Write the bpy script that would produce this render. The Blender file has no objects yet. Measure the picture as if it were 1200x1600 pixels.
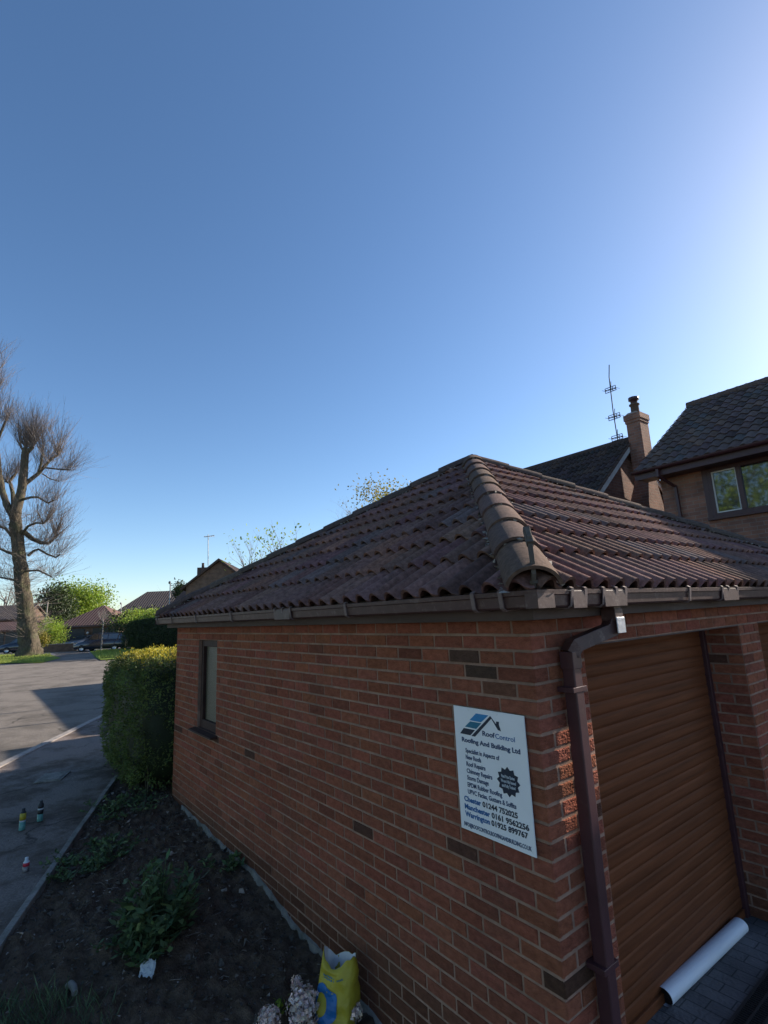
import bpy, bmesh, math, random, zlib
from mathutils import Vector, Matrix, Euler, noise
R=math.radians; PI=math.pi
S=bpy.context.scene; COL=S.collection
random.seed(7)
# ---------------------------------------------------------------- camera
PIT,YAW,ROLL,FPX=0.19489513861,2.47639852404,-0.0449859967,804.298
H=2.25                                     # height of the underside of the garage fascia above the drive
CAM=Vector((1.5713305,-2.08508407,0.05647882+H))
dv=Vector((math.cos(PIT)*math.cos(YAW),math.cos(PIT)*math.sin(YAW),math.sin(PIT)))
rv=Vector((math.sin(YAW),-math.cos(YAW),0)); uv=rv.cross(dv)
r2=math.cos(ROLL)*rv+math.sin(ROLL)*uv; u2=-math.sin(ROLL)*rv+math.cos(ROLL)*uv
cd=bpy.data.cameras.new('camera'); cam=bpy.data.objects.new('camera',cd); COL.objects.link(cam)
cam.matrix_world=Matrix(((r2.x,u2.x,-dv.x,CAM.x),(r2.y,u2.y,-dv.y,CAM.y),(r2.z,u2.z,-dv.z,CAM.z),(0,0,0,1)))
cd.sensor_fit='VERTICAL'; cd.sensor_height=24; cd.lens=24*FPX/1600
cd.clip_start=.05; cd.clip_end=3000
S.camera=cam
# ---------------------------------------------------------------- sky, sun, exposure
SUN=Vector((.178,1,.508)).normalized()
w=bpy.data.worlds.new('World'); S.world=w; w.use_nodes=True
nt=w.node_tree; nt.nodes.clear()
sky=nt.nodes.new('ShaderNodeTexSky'); sky.sky_type='NISHITA'; sky.sun_disc=False
sky.sun_elevation=math.asin(SUN.z); sky.sun_rotation=math.atan2(SUN.x,SUN.y)
sky.altitude=60; sky.air_density=.85; sky.dust_density=.5; sky.ozone_density=2.0
bgn=nt.nodes.new('ShaderNodeBackground'); bgn.inputs[1].default_value=.113
ow=nt.nodes.new('ShaderNodeOutputWorld')
hsn=nt.nodes.new('ShaderNodeHueSaturation'); hsn.inputs['Saturation'].default_value=1.13
nt.links.new(sky.outputs[0],hsn.inputs['Color']); nt.links.new(hsn.outputs[0],bgn.inputs[0]); nt.links.new(bgn.outputs[0],ow.inputs[0])
sl=bpy.data.lights.new('sun','SUN'); sl.energy=5.0; sl.angle=R(.5); sl.color=(1,.88,.74)
so=bpy.data.objects.new('sun',sl); COL.objects.link(so)
so.rotation_euler=SUN.to_track_quat('Z','Y').to_euler()
so.location=(0,0,30)
S.view_settings.view_transform='Standard'; S.view_settings.look='None'
S.view_settings.exposure=.82; S.view_settings.gamma=1
S.render.engine='CYCLES'; S.cycles.max_bounces=6; S.cycles.diffuse_bounces=3
S.cycles.transparent_max_bounces=6
# ---------------------------------------------------------------- helpers
def tag(o,label=None,cat=None,group=None,kind=None):
    if label: o['label']=label
    if cat: o['category']=cat
    if group: o['group']=group
    if kind: o['kind']=kind
    return o
def thing(name,label,cat,loc=(0,0,0),rz=0,group=None):
    o=bpy.data.objects.new(name,None); COL.objects.link(o); o.empty_display_size=.2
    o.location=loc; o.rotation_euler=(0,0,rz); return tag(o,label,cat,group)
class MB:
    def __init__(s): s.v=[];s.f=[];s.c=[];s.sm=[]
    def face(s,pts,col=(1,1,1),sm=False):
        n=len(s.v); s.v+= [tuple(p) for p in pts]; s.f.append(tuple(range(n,n+len(pts)))); s.c.append(col); s.sm.append(sm)
    def grid(s,rows,col=(1,1,1),sm=True,closeu=False):
        n=len(s.v); W=len(rows[0])
        for r in rows: s.v+=[tuple(p) for p in r]
        for i in range(len(rows)-1):
            for j in range(W if closeu else W-1):
                a=n+i*W+j; b=n+i*W+(j+1)%W
                s.f.append((a,b,b+W,a+W)); s.c.append(col); s.sm.append(sm)
    def box(s,a,b,col=(1,1,1)):
        x0,y0,z0=a;x1,y1,z1=b
        x0,x1=min(x0,x1),max(x0,x1);y0,y1=min(y0,y1),max(y0,y1);z0,z1=min(z0,z1),max(z0,z1)
        n=len(s.v)
        s.v+=[(x,y,z) for z in (z0,z1) for y in (y0,y1) for x in (x0,x1)]
        for q in ((0,2,3,1),(4,5,7,6),(0,1,5,4),(2,6,7,3),(0,4,6,2),(1,3,7,5)):
            s.f.append(tuple(n+i for i in q)); s.c.append(col); s.sm.append(False)
    def tube(s,pts,rad,n=6,col=(1,1,1),cap=True,sm=True,square=False,flat=1.0):
        pts=[Vector(p) for p in pts]
        if not hasattr(rad,'__len__'): rad=[rad]*len(pts)
        rows=[]
        up=None
        for i,p in enumerate(pts):
            if i==0: t=pts[1]-p
            elif i==len(pts)-1: t=p-pts[i-1]
            else: t=(pts[i+1]-p).normalized()+(p-pts[i-1]).normalized()
            t.normalize()
            if up is None:
                up=Vector((0,0,1)) if abs(t.z)<.9 else Vector((1,0,0))
            a=up-t*up.dot(t)
            if a.length<1e-4: a=Vector((0,1,0))-t*t.y
            a.normalize(); up=a; b=t.cross(a)
            off=PI/n if square else 0
            rows.append([p+(a*math.cos(off+2*PI*k/n)+b*math.sin(off+2*PI*k/n)*flat)*rad[i] for k in range(n)])
        s.grid(rows,col,sm,closeu=True)
        if cap:
            s.face(rows[0][::-1],col); s.face(rows[-1],col)
    def lathe(s,prof,n=16,c=(0,0,0),col=(1,1,1),sm=True):
        rows=[[(c[0]+r*math.cos(2*PI*k/n),c[1]+r*math.sin(2*PI*k/n),c[2]+z) for k in range(n)] for r,z in prof]
        s.grid(rows,col,sm,closeu=True)
    def prism(s,poly,y0,y1,col=(1,1,1),axis='y'):
        def P(a,b,t): return (a,t,b) if axis=='y' else ((t,a,b) if axis=='x' else (a,b,t))
        A=[P(a,b,y0) for a,b in poly]; B=[P(a,b,y1) for a,b in poly]
        s.face(A,col); s.face(B[::-1],col)
        for i in range(len(poly)):
            j=(i+1)%len(poly); s.face([A[i],B[i],B[j],A[j]],col)
    def leaf(s,p,L,W,d=None,col=(1,1,1),nrm=None):
        p=Vector(p)
        if d is None: d=Vector((random.gauss(0,1),random.gauss(0,1),random.gauss(0,1)))
        d=Vector(d).normalized()
        n=nrm if nrm is not None else Vector((random.gauss(0,1),random.gauss(0,1),random.gauss(0,1)))
        b=d.cross(n)
        if b.length<1e-4: b=Vector((1,0,0))
        b.normalize()
        k=len(s.v)
        s.v+=[tuple(p),tuple(p+d*L*.5+b*W*.5),tuple(p+d*L),tuple(p+d*L*.5-b*W*.5)]
        s.f.append((k,k+1,k+2,k+3)); s.c.append(col); s.sm.append(False)
    def build(s,name,m,parent=None,loc=None,bev=0,fixn=False,clip=None):
        me=bpy.data.meshes.new(name); me.from_pydata(s.v,[],s.f)
        ca=me.color_attributes.new('Col','FLOAT_COLOR','CORNER')
        buf=[]
        for f,c in zip(s.f,s.c): buf+= [c[0],c[1],c[2],1.0]*len(f)
        ca.data.foreach_set('color',buf)
        me.polygons.foreach_set('use_smooth',s.sm)
        if clip or fixn:
            bm=bmesh.new(); bm.from_mesh(me)
            for co,no in (clip or []):
                bmesh.ops.bisect_plane(bm,geom=bm.verts[:]+bm.edges[:]+bm.faces[:],plane_co=co,plane_no=no,clear_outer=True)
            if fixn:
                bmesh.ops.remove_doubles(bm,verts=bm.verts[:],dist=1e-5)
                bmesh.ops.recalc_face_normals(bm,faces=bm.faces[:])
            bm.to_mesh(me); bm.free()
        me.update()
        o=bpy.data.objects.new(name,me); COL.objects.link(o)
        me.materials.append(m)
        if parent: o.parent=parent
        if loc: o.location=loc
        if bev:
            md=o.modifiers.new('bevel','BEVEL'); md.width=bev; md.segments=2; md.limit_method='ANGLE'
        return o
def copy_tree(o,parent=None):
    c=o.copy(); COL.objects.link(c); c.parent=parent
    for ch in list(o.children): copy_tree(ch,c)
    return c
# ---------------------------------------------------------------- materials
def mat(name,col,rough=.8,vary=.25,scale=8,bump=0,bscale=40,attr=False,metal=0,col2=None,stretch=(1,1,1),coat=0,trans=0,spec=.5,detail=6,dirt=None,bdist=.01):
    m=bpy.data.materials.new(name); m.use_nodes=True; t=m.node_tree; b=t.nodes['Principled BSDF']
    N=t.nodes.new; L=t.links.new
    tc=N('ShaderNodeTexCoord'); mp=N('ShaderNodeMapping'); mp.inputs['Scale'].default_value=stretch
    L(tc.outputs['Object'],mp.inputs[0])
    n1=N('ShaderNodeTexNoise'); n1.inputs['Scale'].default_value=scale; n1.inputs['Detail'].default_value=detail; n1.inputs['Roughness'].default_value=.65
    L(mp.outputs[0],n1.inputs['Vector'])
    rp=N('ShaderNodeValToRGB'); rp.color_ramp.elements[0].position=.3; rp.color_ramp.elements[1].position=.72
    c2=col2 or tuple(min(1,c*(1+vary)) for c in col); c1=col if col2 else tuple(c*(1-vary) for c in col)
    rp.color_ramp.elements[0].color=(*c1,1); rp.color_ramp.elements[1].color=(*c2,1)
    L(n1.outputs[0],rp.inputs[0]); out=rp.outputs[0]
    if attr:
        at=N('ShaderNodeVertexColor'); at.layer_name='Col'
        mx=N('ShaderNodeMix'); mx.data_type='RGBA'; mx.blend_type='MULTIPLY'; mx.inputs[0].default_value=1
        L(out,mx.inputs[6]); L(at.outputs[0],mx.inputs[7]); out=mx.outputs[2]
    if dirt:     # (colour, scale, low, high): irregular stains with their own shape
        dn=N('ShaderNodeTexNoise'); dn.inputs['Scale'].default_value=dirt[1]; dn.inputs['Detail'].default_value=8; dn.inputs['Roughness'].default_value=.7
        L(tc.outputs['Object'],dn.inputs['Vector'])
        mr=N('ShaderNodeMapRange'); mr.inputs[1].default_value=dirt[2]; mr.inputs[2].default_value=dirt[3]
        L(dn.outputs[0],mr.inputs[0])
        mx=N('ShaderNodeMix'); mx.data_type='RGBA'; L(mr.outputs[0],mx.inputs[0]); L(out,mx.inputs[6]); mx.inputs[7].default_value=(*dirt[0],1); out=mx.outputs[2]
    L(out,b.inputs['Base Color'])
    b.inputs['Roughness'].default_value=rough; b.inputs['Metallic'].default_value=metal
    b.inputs['Specular IOR Level'].default_value=spec
    if coat: b.inputs['Coat Weight'].default_value=coat; b.inputs['Coat Roughness'].default_value=.08
    if bump:
        n2=N('ShaderNodeTexNoise'); n2.inputs['Scale'].default_value=bscale; n2.inputs['Detail'].default_value=5; n2.inputs['Roughness'].default_value=.7
        L(mp.outputs[0],n2.inputs['Vector'])
        bp=N('ShaderNodeBump'); bp.inputs['Strength'].default_value=bump; bp.inputs['Distance'].default_value=bdist
        L(n2.outputs[0],bp.inputs['Height']); L(bp.outputs[0],b.inputs['Normal'])
    if trans:
        tr=N('ShaderNodeBsdfTranslucent'); L(out,tr.inputs[0]); ms=N('ShaderNodeMixShader'); ms.inputs[0].default_value=trans
        o=t.nodes['Material Output']; L(b.outputs[0],ms.inputs[1]); L(tr.outputs[0],ms.inputs[2]); L(ms.outputs[0],o.inputs[0])
    return m
def brickmat(name,c1,c2,mortar,bw=.225,rh=.075,ms=.006,axis='xz',bump=.5):
    m=bpy.data.materials.new(name); m.use_nodes=True; t=m.node_tree; b=t.nodes['Principled BSDF']; N=t.nodes.new; L=t.links.new
    tc=N('ShaderNodeTexCoord'); sp=N('ShaderNodeSeparateXYZ'); cb=N('ShaderNodeCombineXYZ')
    L(tc.outputs['Object'],sp.inputs[0])
    if axis=='xy': L(sp.outputs[0],cb.inputs[0]); L(sp.outputs[1],cb.inputs[1])
    else:
        ad=N('ShaderNodeMath'); ad.operation='ADD'; L(sp.outputs[0],ad.inputs[0]); L(sp.outputs[1],ad.inputs[1])
        L(ad.outputs[0],cb.inputs[0]); L(sp.outputs[2],cb.inputs[1])
    br=N('ShaderNodeTexBrick'); br.inputs['Scale'].default_value=1
    br.inputs['Brick Width'].default_value=bw; br.inputs['Row Height'].default_value=rh; br.inputs['Mortar Size'].default_value=ms
    br.inputs['Color1'].default_value=(*c1,1); br.inputs['Color2'].default_value=(*c2,1); br.inputs['Mortar'].default_value=(*mortar,1)
    br.inputs['Mortar Smooth'].default_value=.2; br.inputs['Bias'].default_value=-.2
    L(cb.outputs[0],br.inputs['Vector'])
    n=N('ShaderNodeTexNoise'); n.inputs['Scale'].default_value=3; n.inputs['Detail'].default_value=8
    L(tc.outputs['Object'],n.inputs['Vector'])
    mr=N('ShaderNodeMapRange'); mr.inputs[1].default_value=.3; mr.inputs[2].default_value=.7; mr.inputs[3].default_value=.7; mr.inputs[4].default_value=1.25
    L(n.outputs[0],mr.inputs[0])
    mx=N('ShaderNodeMix'); mx.data_type='RGBA'; mx.blend_type='MULTIPLY'; mx.inputs[0].default_value=1
    L(br.outputs[0],mx.inputs[6]); L(mr.outputs[0],mx.inputs[7]); L(mx.outputs[2],b.inputs['Base Color'])
    b.inputs['Roughness'].default_value=.9
    n2=N('ShaderNodeTexNoise'); n2.inputs['Scale'].default_value=45; n2.inputs['Detail'].default_value=4; L(tc.outputs['Object'],n2.inputs['Vector'])
    sb=N('ShaderNodeMath'); sb.operation='SUBTRACT'; L(n2.outputs[0],sb.inputs[0]); L(br.outputs['Fac'],sb.inputs[1])
    bp=N('ShaderNodeBump'); bp.inputs['Strength'].default_value=bump; bp.inputs['Distance'].default_value=.012
    L(sb.outputs[0],bp.inputs['Height']); L(bp.outputs[0],b.inputs['Normal'])
    return m
M={}
M['brick']=mat('brick',(.37,.128,.078),.95,.28,22,1,75,attr=True,bdist=.02,spec=.12,stretch=(1,1,1.6),dirt=((.13,.085,.06),2.2,.52,.95))
M['mortar']=mat('mortar',(.32,.20,.148),.95,.3,9,.6,120,bdist=.005,spec=.1,dirt=((.13,.09,.07),1.8,.48,.8))
M['tile']=mat('roof_tile',(.19,.108,.090),.92,.45,30,.8,120,attr=True,bdist=.006,spec=.15,dirt=((.10,.075,.055),7,.55,.9))
M['cap']=mat('hip_cap',(.125,.080,.062),.95,.35,30,.9,110,attr=True,bdist=.006,spec=.25,dirt=((.07,.055,.05),12,.55,.8))
M['capd']=mat('dark_hip_cap',(.115,.085,.072),.95,.35,30,.9,110,attr=True,bdist=.006,spec=.15,dirt=((.07,.055,.05),12,.55,.8))
M['bed']=mat('bedding_mortar',(.30,.27,.24),.95,.4,60,.6,200,bdist=.004)
M['tile_dark']=mat('dark_roof_tile',(.075,.054,.047),.9,.35,20,.5,90,attr=True,bdist=.006,spec=.2)
M['tile_grey']=mat('grey_roof_tile',(.125,.088,.075),.9,.35,20,.5,90,attr=True,bdist=.006,spec=.2)
M['pvc']=mat('brown_upvc',(.062,.024,.029),.42,.18,6,.08,60,dirt=((.12,.085,.075),14,.6,.9))
M['pvc2']=mat('gutter_upvc',(.068,.032,.030),.5,.25,10,.15,60,dirt=((.20,.16,.14),20,.55,.85))
M['fascia']=mat('fascia_board',(.075,.05,.045),.75,.3,8,.2,60,stretch=(.3,.3,2),dirt=((.11,.09,.08),7,.55,.85))
M['frame']=mat('brown_window_paint',(.05,.026,.022),.6,.3,8,.2,60,spec=.2)
M['clipm']=mat('gutter_clip',(.17,.12,.11),.6,.25,30)
M['door']=mat('roller_door_laminate',(.14,.047,.020),.6,.35,10,.12,40,stretch=(1,.12,3.2),detail=8,spec=.12)
M['dark']=mat('dark_void',(.012,.011,.012),.9,.3,6)
M['black']=mat('black_plastic',(.02,.02,.022),.5,.2,10)
M['white']=mat('sign_board',(.82,.83,.85),.45,.04,4,dirt=((.45,.46,.48),30,.72,.9))
M['navy']=mat('navy_print',(.012,.022,.045),.5,.08,30)
M['blue']=mat('blue_print',(.02,.22,.48),.5,.08,30)
M['teal']=mat('teal_print',(.012,.16,.26),.5,.08,30)
M['wprint']=mat('white_print',(.5,.55,.6),.5,.05,30)
M['text']=mat('dark_blue_lettering',(.02,.05,.13),.5,.08,30)
M['textb']=mat('mid_blue_lettering',(.02,.12,.33),.5,.08,30)
M['soil']=mat('soil',(.085,.058,.040),1,.5,14,1,60,bdist=.03,col2=(.21,.15,.11),spec=.1)
M['ground']=mat('earth_ground',(.09,.085,.05),1,.4,2,.5,20,spec=.1)
M['asphalt']=mat('asphalt',(.225,.20,.175),.95,.5,55,1,200,bdist=.012,spec=.08,dirt=((.14,.125,.11),.8,.45,.62))
M['pave']=mat('tarmac_footway',(.24,.20,.18),.95,.38,60,1,260,bdist=.008,spec=.08,dirt=((.12,.095,.08),1.6,.45,.6))
M['conc']=mat('concrete',(.30,.27,.25),.95,.25,14,.6,90,bdist=.006,dirt=((.12,.11,.09),5,.5,.8))
M['edge']=mat('edging_concrete',(.24,.22,.20),.95,.3,14,.6,90,bdist=.006,dirt=((.06,.065,.04),5,.45,.75))
M['grass']=mat('verge_grass',(.20,.26,.05),.95,.35,6,1,50,bdist=.04,spec=.1)
M['blade']=mat('grass_blade',(.09,.14,.07),.8,.4,3,attr=True,trans=.2)
M['weed']=mat('weed_leaf',(.085,.135,.052),.7,.4,12,attr=True,trans=.2)
M['privet']=mat('privet_leaf',(.115,.155,.045),.6,.4,5,attr=True,trans=.3,spec=.35)
M['leafd']=mat('dark_leaf',(.045,.07,.022),.65,.35,3,attr=True,trans=.2)
M['leafg']=mat('fresh_leaf',(.26,.36,.045),.6,.3,1.5,attr=True,trans=.45)
M['leafy']=mat('yellow_leaf',(.30,.26,.04),.6,.3,1.5,attr=True,trans=.4)
M['bark']=mat('bark',(.10,.08,.055),.95,.6,9,1,10,bdist=.12,stretch=(1,1,.3),dirt=((.10,.11,.05),1.4,.5,.7))
M['twig']=mat('twig',(.20,.165,.145),.9,.3,6)
M['wood']=mat('weathered_wood',(.10,.085,.07),.95,.3,20,.6,60,stretch=(1,1,.2))
M['foil']=mat('crinkled_foil',(.62,.62,.64),.35,.15,30,.6,70,metal=.5,bdist=.008)
M['silver']=mat('silver_roll',(.60,.64,.70),.6,.12,7,.3,90,metal=.1,stretch=(1,.15,1),bdist=.004)
M['glass']=mat('window_glass',(.02,.025,.03),.03,.1,2,spec=1.0,coat=1)
M['obscure']=mat('obscured_glass',(.11,.10,.07),.3,.2,5,.8,55,bdist=.01,spec=.8)
M['bagy']=mat('yellow_bag',(.42,.34,.03),.5,.12,9,.4,25,bdist=.02)
M['bagb']=mat('blue_print_on_bag',(.015,.13,.36),.45,.12,9)
M['bagw']=mat('white_bag_lining',(.6,.6,.6),.55,.12,9)
M['red']=mat('red_print',(.45,.02,.05),.5,.1,9)
M['flower']=mat('dried_flower',(.75,.63,.58),.9,.3,30,attr=True,trans=.15)
M['stone']=mat('stone',(.25,.22,.2),.9,.3,20,.5,50,attr=True)
M['paint']=mat('navy_car_paint',(.012,.016,.03),.25,.1,2,coat=1)
M['paintg']=mat('grey_car_paint',(.12,.13,.14),.3,.1,2,coat=1)
M['tyre']=mat('tyre',(.02,.02,.02),.85,.2,10)
M['rim']=mat('alloy_rim',(.5,.5,.52),.35,.1,10,metal=.8)
M['galv']=mat('galvanised_steel',(.38,.39,.40),.5,.15,8,metal=.4)
M['whitep']=mat('white_painted_board',(.62,.60,.56),.6,.15,6,.15,40,dirt=((.3,.27,.24),9,.6,.85))
M['hbrick']=brickmat('house_brick',(.28,.13,.085),(.17,.08,.06),(.25,.19,.155),bump=.7)
M['fbrick']=brickmat('far_house_brick',(.16,.10,.07),(.11,.07,.05),(.14,.11,.09))
M['block']=brickmat('block_paving',(.11,.105,.11),(.082,.08,.086),(.04,.04,.042),bw=.2,rh=.1,ms=.004,axis='xy',bump=.7)
def cracks(m,scale,width,col,amt=.8,dist=1.2):
    t=m.node_tree; N=t.nodes.new; L=t.links.new; b=t.nodes['Principled BSDF']; src=b.inputs['Base Color'].links[0].from_socket
    tc=N('ShaderNodeTexCoord'); nz=N('ShaderNodeTexNoise'); nz.inputs['Scale'].default_value=1.7; nz.inputs['Detail'].default_value=6
    L(tc.outputs['Object'],nz.inputs[0]); mxv=N('ShaderNodeMix'); mxv.data_type='VECTOR'; mxv.inputs[0].default_value=.28*dist
    L(tc.outputs['Object'],mxv.inputs[4]); L(nz.outputs[1],mxv.inputs[5])
    vo=N('ShaderNodeTexVoronoi'); vo.feature='DISTANCE_TO_EDGE'; vo.inputs['Scale'].default_value=scale; L(mxv.outputs[1],vo.inputs['Vector'])
    mr=N('ShaderNodeMapRange'); mr.inputs[1].default_value=0; mr.inputs[2].default_value=width; mr.inputs[3].default_value=amt; mr.inputs[4].default_value=0; L(vo.outputs[0],mr.inputs[0])
    n2=N('ShaderNodeTexNoise'); n2.inputs['Scale'].default_value=.6; L(tc.outputs['Object'],n2.inputs[0])
    m2=N('ShaderNodeMapRange'); m2.inputs[1].default_value=.48; m2.inputs[2].default_value=.56; L(n2.outputs[0],m2.inputs[0])
    mu=N('ShaderNodeMath'); mu.operation='MULTIPLY'; L(mr.outputs[0],mu.inputs[0]); L(m2.outputs[0],mu.inputs[1])
    mx=N('ShaderNodeMix'); mx.data_type='RGBA'; L(mu.outputs[0],mx.inputs[0]); L(src,mx.inputs[6]); mx.inputs[7].default_value=(*col,1); L(mx.outputs[2],b.inputs['Base Color'])
cracks(M['asphalt'],.55,.012,(.05,.045,.04)); cracks(M['pave'],.9,.012,(.04,.035,.03))
# ---------------------------------------------------------------- ground heights
def sst(a,b,x):
    t=max(0,min(1,(x-a)/(b-a))); return t*t*(3-2*t)
def zg(x): # garden and footway height, falling gently towards the drive
    if x<-3.2: return .12+.06*sst(3.2,6,-x)
    if x<-2.2: return .0+.12*sst(2.2,3.2,-x)
    return -.10*sst(-2.2,-1.2,x)
def edge_y(x):      # concrete edging between the bed and the footway
    pts=[(-22,5.5),(-9.2,.55),(-6.95,-.38),(-4.75,-1.24),(-3.4,-1.78),(-1.5,-2.55),(1.2,-3.7),(6,-5.7)]
    for (a,b),(c,d) in zip(pts,pts[1:]):
        if a<=x<=c: return b+(d-b)*(x-a)/(c-a)
    return pts[-1][1]
def kerb_y(x): return -1.62-.555*(x+9.3)
def fb(p,s,o=3): return noise.fractal(Vector(p)*s,1.0,2.0,o)
# ---------------------------------------------------------------- the setting
def sheet(name,xs,yf,ny,zf,m,amp=0,fs=3):
    mb=MB(); rows=[]
    for x in xs:
        y0,y1=yf(x); rows.append([(x,y0+(y1-y0)*j/ny,zf(x,y0+(y1-y0)*j/ny)) for j in range(ny+1)])
    mb.grid(rows); o=mb.build(name,m,fixn=False)
    # make sure the sheet faces up
    if o.data.polygons[0].normal.z<0: o.data.flip_normals()
    return tag(o,kind='structure')
def lin(a,b,n): return [a+(b-a)*i/n for i in range(n+1)]
sheet('ground',[-900,-300,-120,-60,-30,-14]+lin(-8,2,20)+[8,30,100,900],lambda x:(-900,900),12,lambda x,y:(zg(x) if x<0 else -.1)-.06,M['ground'])
sheet('road',lin(-44.5,-1,30),lambda x:(-60,(kerb_y(x)) ),6,lambda x,y:.15 if x<-6 else zg(x)-.02,M['asphalt'])
sheet('footway',lin(-24,3,90),lambda x:(kerb_y(x)+.0,max(kerb_y(x)+.4,edge_y(x))),30,lambda x,y:zg(x)+.004+.010*fb((x,y,0),1.3),M['pave'])
def bedz(x,y):
    v=zg(x)+.035*fb((x,y,0),2.1)+.04*fb((x,y,5),8,3)+.02*fb((x,y,9),26,2)
    return v-.0
sheet('garden_soil',lin(-9.0,.12,300),lambda x:(edge_y(x)+.02,.05 if x>-5.6 else 3.2),95,bedz,M['soil'])
sheet('driveway',lin(-.34,9,20),lambda x:(-5.5 if x>.16 else .0,8.7),20,lambda x,y:.004,M['block'])
sheet('side_path',[.12,.16],lambda x:(-5.5,0),10,lambda x,y:.0,M['conc'])
# dropped kerb stones between footway and road
mb=MB(); x=-24
while x<2:
    x2=x+.88
    a=Vector((x,kerb_y(x),0)); b=Vector((x2,kerb_y(x2),0)); t=(b-a).normalized(); n=Vector((-t.y,t.x,0))*.07
    za=zg(x)+.022+random.uniform(-.004,.004); c=random.uniform(.8,1.1)
    P=[a-n+t*.006,b-n-t*.006,b+n-t*.006,a+n+t*.006]
    top=[(p.x,p.y,za) for p in P]; bot=[(p.x,p.y,za-.1) for p in P]
    mb.face(top,(c,c,c))
    for i in range(4): mb.face([bot[i],bot[(i+1)%4],top[(i+1)%4],top[i]],(c,c,c))
    x=x2
tag(mb.build('kerb',M['conc'],fixn=True),kind='structure')
# edging boards of the bed
mb=MB(); x=-7.0
while x<1:
    x2=x+.9*.92
    a=Vector((x,edge_y(x),0)); b=Vector((x2,edge_y(x2),0)); t=(b-a).normalized(); n=Vector((-t.y,t.x,0))*.026
    dz=random.uniform(-.006,.008)
    P=[a-n+t*.004,b-n-t*.004,b+n-t*.004,a+n+t*.004]
    Z=[zg(p.x)+.055+dz for p in P]
    top=[(p.x,p.y,z) for p,z in zip(P,Z)]; bot=[(p.x,p.y,z-.2) for p,z in zip(P,Z)]
    mb.face(top)
    for i in range(4): mb.face([bot[i],bot[(i+1)%4],top[(i+1)%4],top[i]])
    x=x2
tag(mb.build('concrete_edging',M['edge'],fixn=True,bev=.006),'long concrete edging strip between the soil bed and the tarmac footway','edging')
# ---------------------------------------------------------------- the garage
GX,GY=-5.62,6.42              # wall extents
garage=thing('brick_garage','red brick double garage with hipped pantile roof and brown gutters filling the foreground','garage')
darks={('s',20):.35,('s',2,3):.5}
def brick_rows(mb,P,u0,u1,rows,off,holes=(),face='s',corner0=False):
    """P(u,z,d): point at distance u along the wall, height z below the fascia, depth d behind the face"""
    for k in range(*rows):
        z1=H-.075*k; z0=z1-.075
        o=(.1125 if (k%2==0)==(off==0) else 0.0)
        e=[u0]; x=o
        while x<u1:
            if x>u0+.02: e.append(x)
            x+=.225
        e.append(u1)
        for i in range(len(e)-1):
            segs=[(e[i],e[i+1])]
            for (ha,hb,hk0,hk1) in holes:
                if hk0<=k<hk1:
                    ns=[]
                    for a,b in segs:
                        if b<=ha or a>=hb: ns.append((a,b)); continue
                        if a<ha-.02: ns.append((a,ha))
                        if b>hb+.02: ns.append((hb,b))
                    segs=ns
            for a,b in segs:
                end0=corner0 and a<=1e-6
                rnd=random.Random(zlib.crc32(repr((face if not end0 else 'c',k,0 if end0 else round(a,3))).encode()))
                r=rnd.random(); v=rnd.uniform(.82,1.12)
                col=(v,v*rnd.uniform(.92,1.06),v*rnd.uniform(.92,1.08))
                if r<.014: col=(.40*v,.56*v,.66*v)
                elif r<.075: col=(.74*v,.76*v,.80*v)
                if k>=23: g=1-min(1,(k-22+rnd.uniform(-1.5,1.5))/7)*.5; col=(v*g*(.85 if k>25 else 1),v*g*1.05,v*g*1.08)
                
                if face=='s' and k==2 and .32<a<.35: col=(.38,.62,.75)
                if face=='s' and k==3 and .20<a<.24: col=(.30,.55,.68)
                if face=='s' and k==4 and .10<a<.13: col=(.6,.8,.85)
                if end0 and k==20: col=(.30,.45,.5)
                m_=.005
                ua=a+(0 if end0 else m_); ub=b-m_
                za=z0+m_; zb=z1-m_
                j=rnd.uniform(-.0015,.0015); c=.0035; tz=rnd.uniform(-.0012,.0012)
                outer=[P(ua,za,.011),P(ub,za,.011),P(ub,zb,.011),P(ua,zb,.011)]
                inner=[P(ua+c*rnd.uniform(.5,1.5),za+c*rnd.uniform(.4,1.4),j),P(ub-c*rnd.uniform(.5,1.5),za+c+tz,j),P(ub-c,zb-c*rnd.uniform(.4,1.4),j),P(ua+c,zb-c-tz,j)]
                if face=='f' and ub<.46 and 4<k<20:      # rock-faced brick, modelled because low sun rakes across it
                    nu=max(6,int((ub-ua)/.0045)); nv=15; rows=[]
                    for b_ in range(nv+1):
                        row=[]
                        for a_ in range(nu+1):
                            U=ua+(ub-ua)*a_/nu; Z=za+(zb-za)*b_/nv
                            ed=min(a_,nu-a_,b_,nv-b_)
                            n_=noise.noise(Vector((U*120,Z*190,k*7.1)))*.6+noise.noise(Vector((U*300,Z*380,k*3.3)))*.45
                            dd=.010 if ed==0 else (.002 if ed==1 else 0)-max(-.5,n_)*.0045
                            row.append(P(U,Z,dd))
                        rows.append(row)
                    mb.grid(rows,col,sm=False)
                    continue
                mb.face(inner,col)
                for q in range(4): mb.face([outer[q],outer[(q+1)%4],inner[(q+1)%4],inner[q]],col)
SW=(-4.744,-4.15)   # side window
mb=MB()
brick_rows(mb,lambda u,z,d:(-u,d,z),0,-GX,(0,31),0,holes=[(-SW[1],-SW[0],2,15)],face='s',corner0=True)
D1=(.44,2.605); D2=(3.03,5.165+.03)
brick_rows(mb,lambda u,z,d:(-d,u,z),0,GY,(0,31),1,holes=[(D1[0],D1[1],2,40),(D2[0],D2[1],2,40)],face='f',corner0=True)
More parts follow.
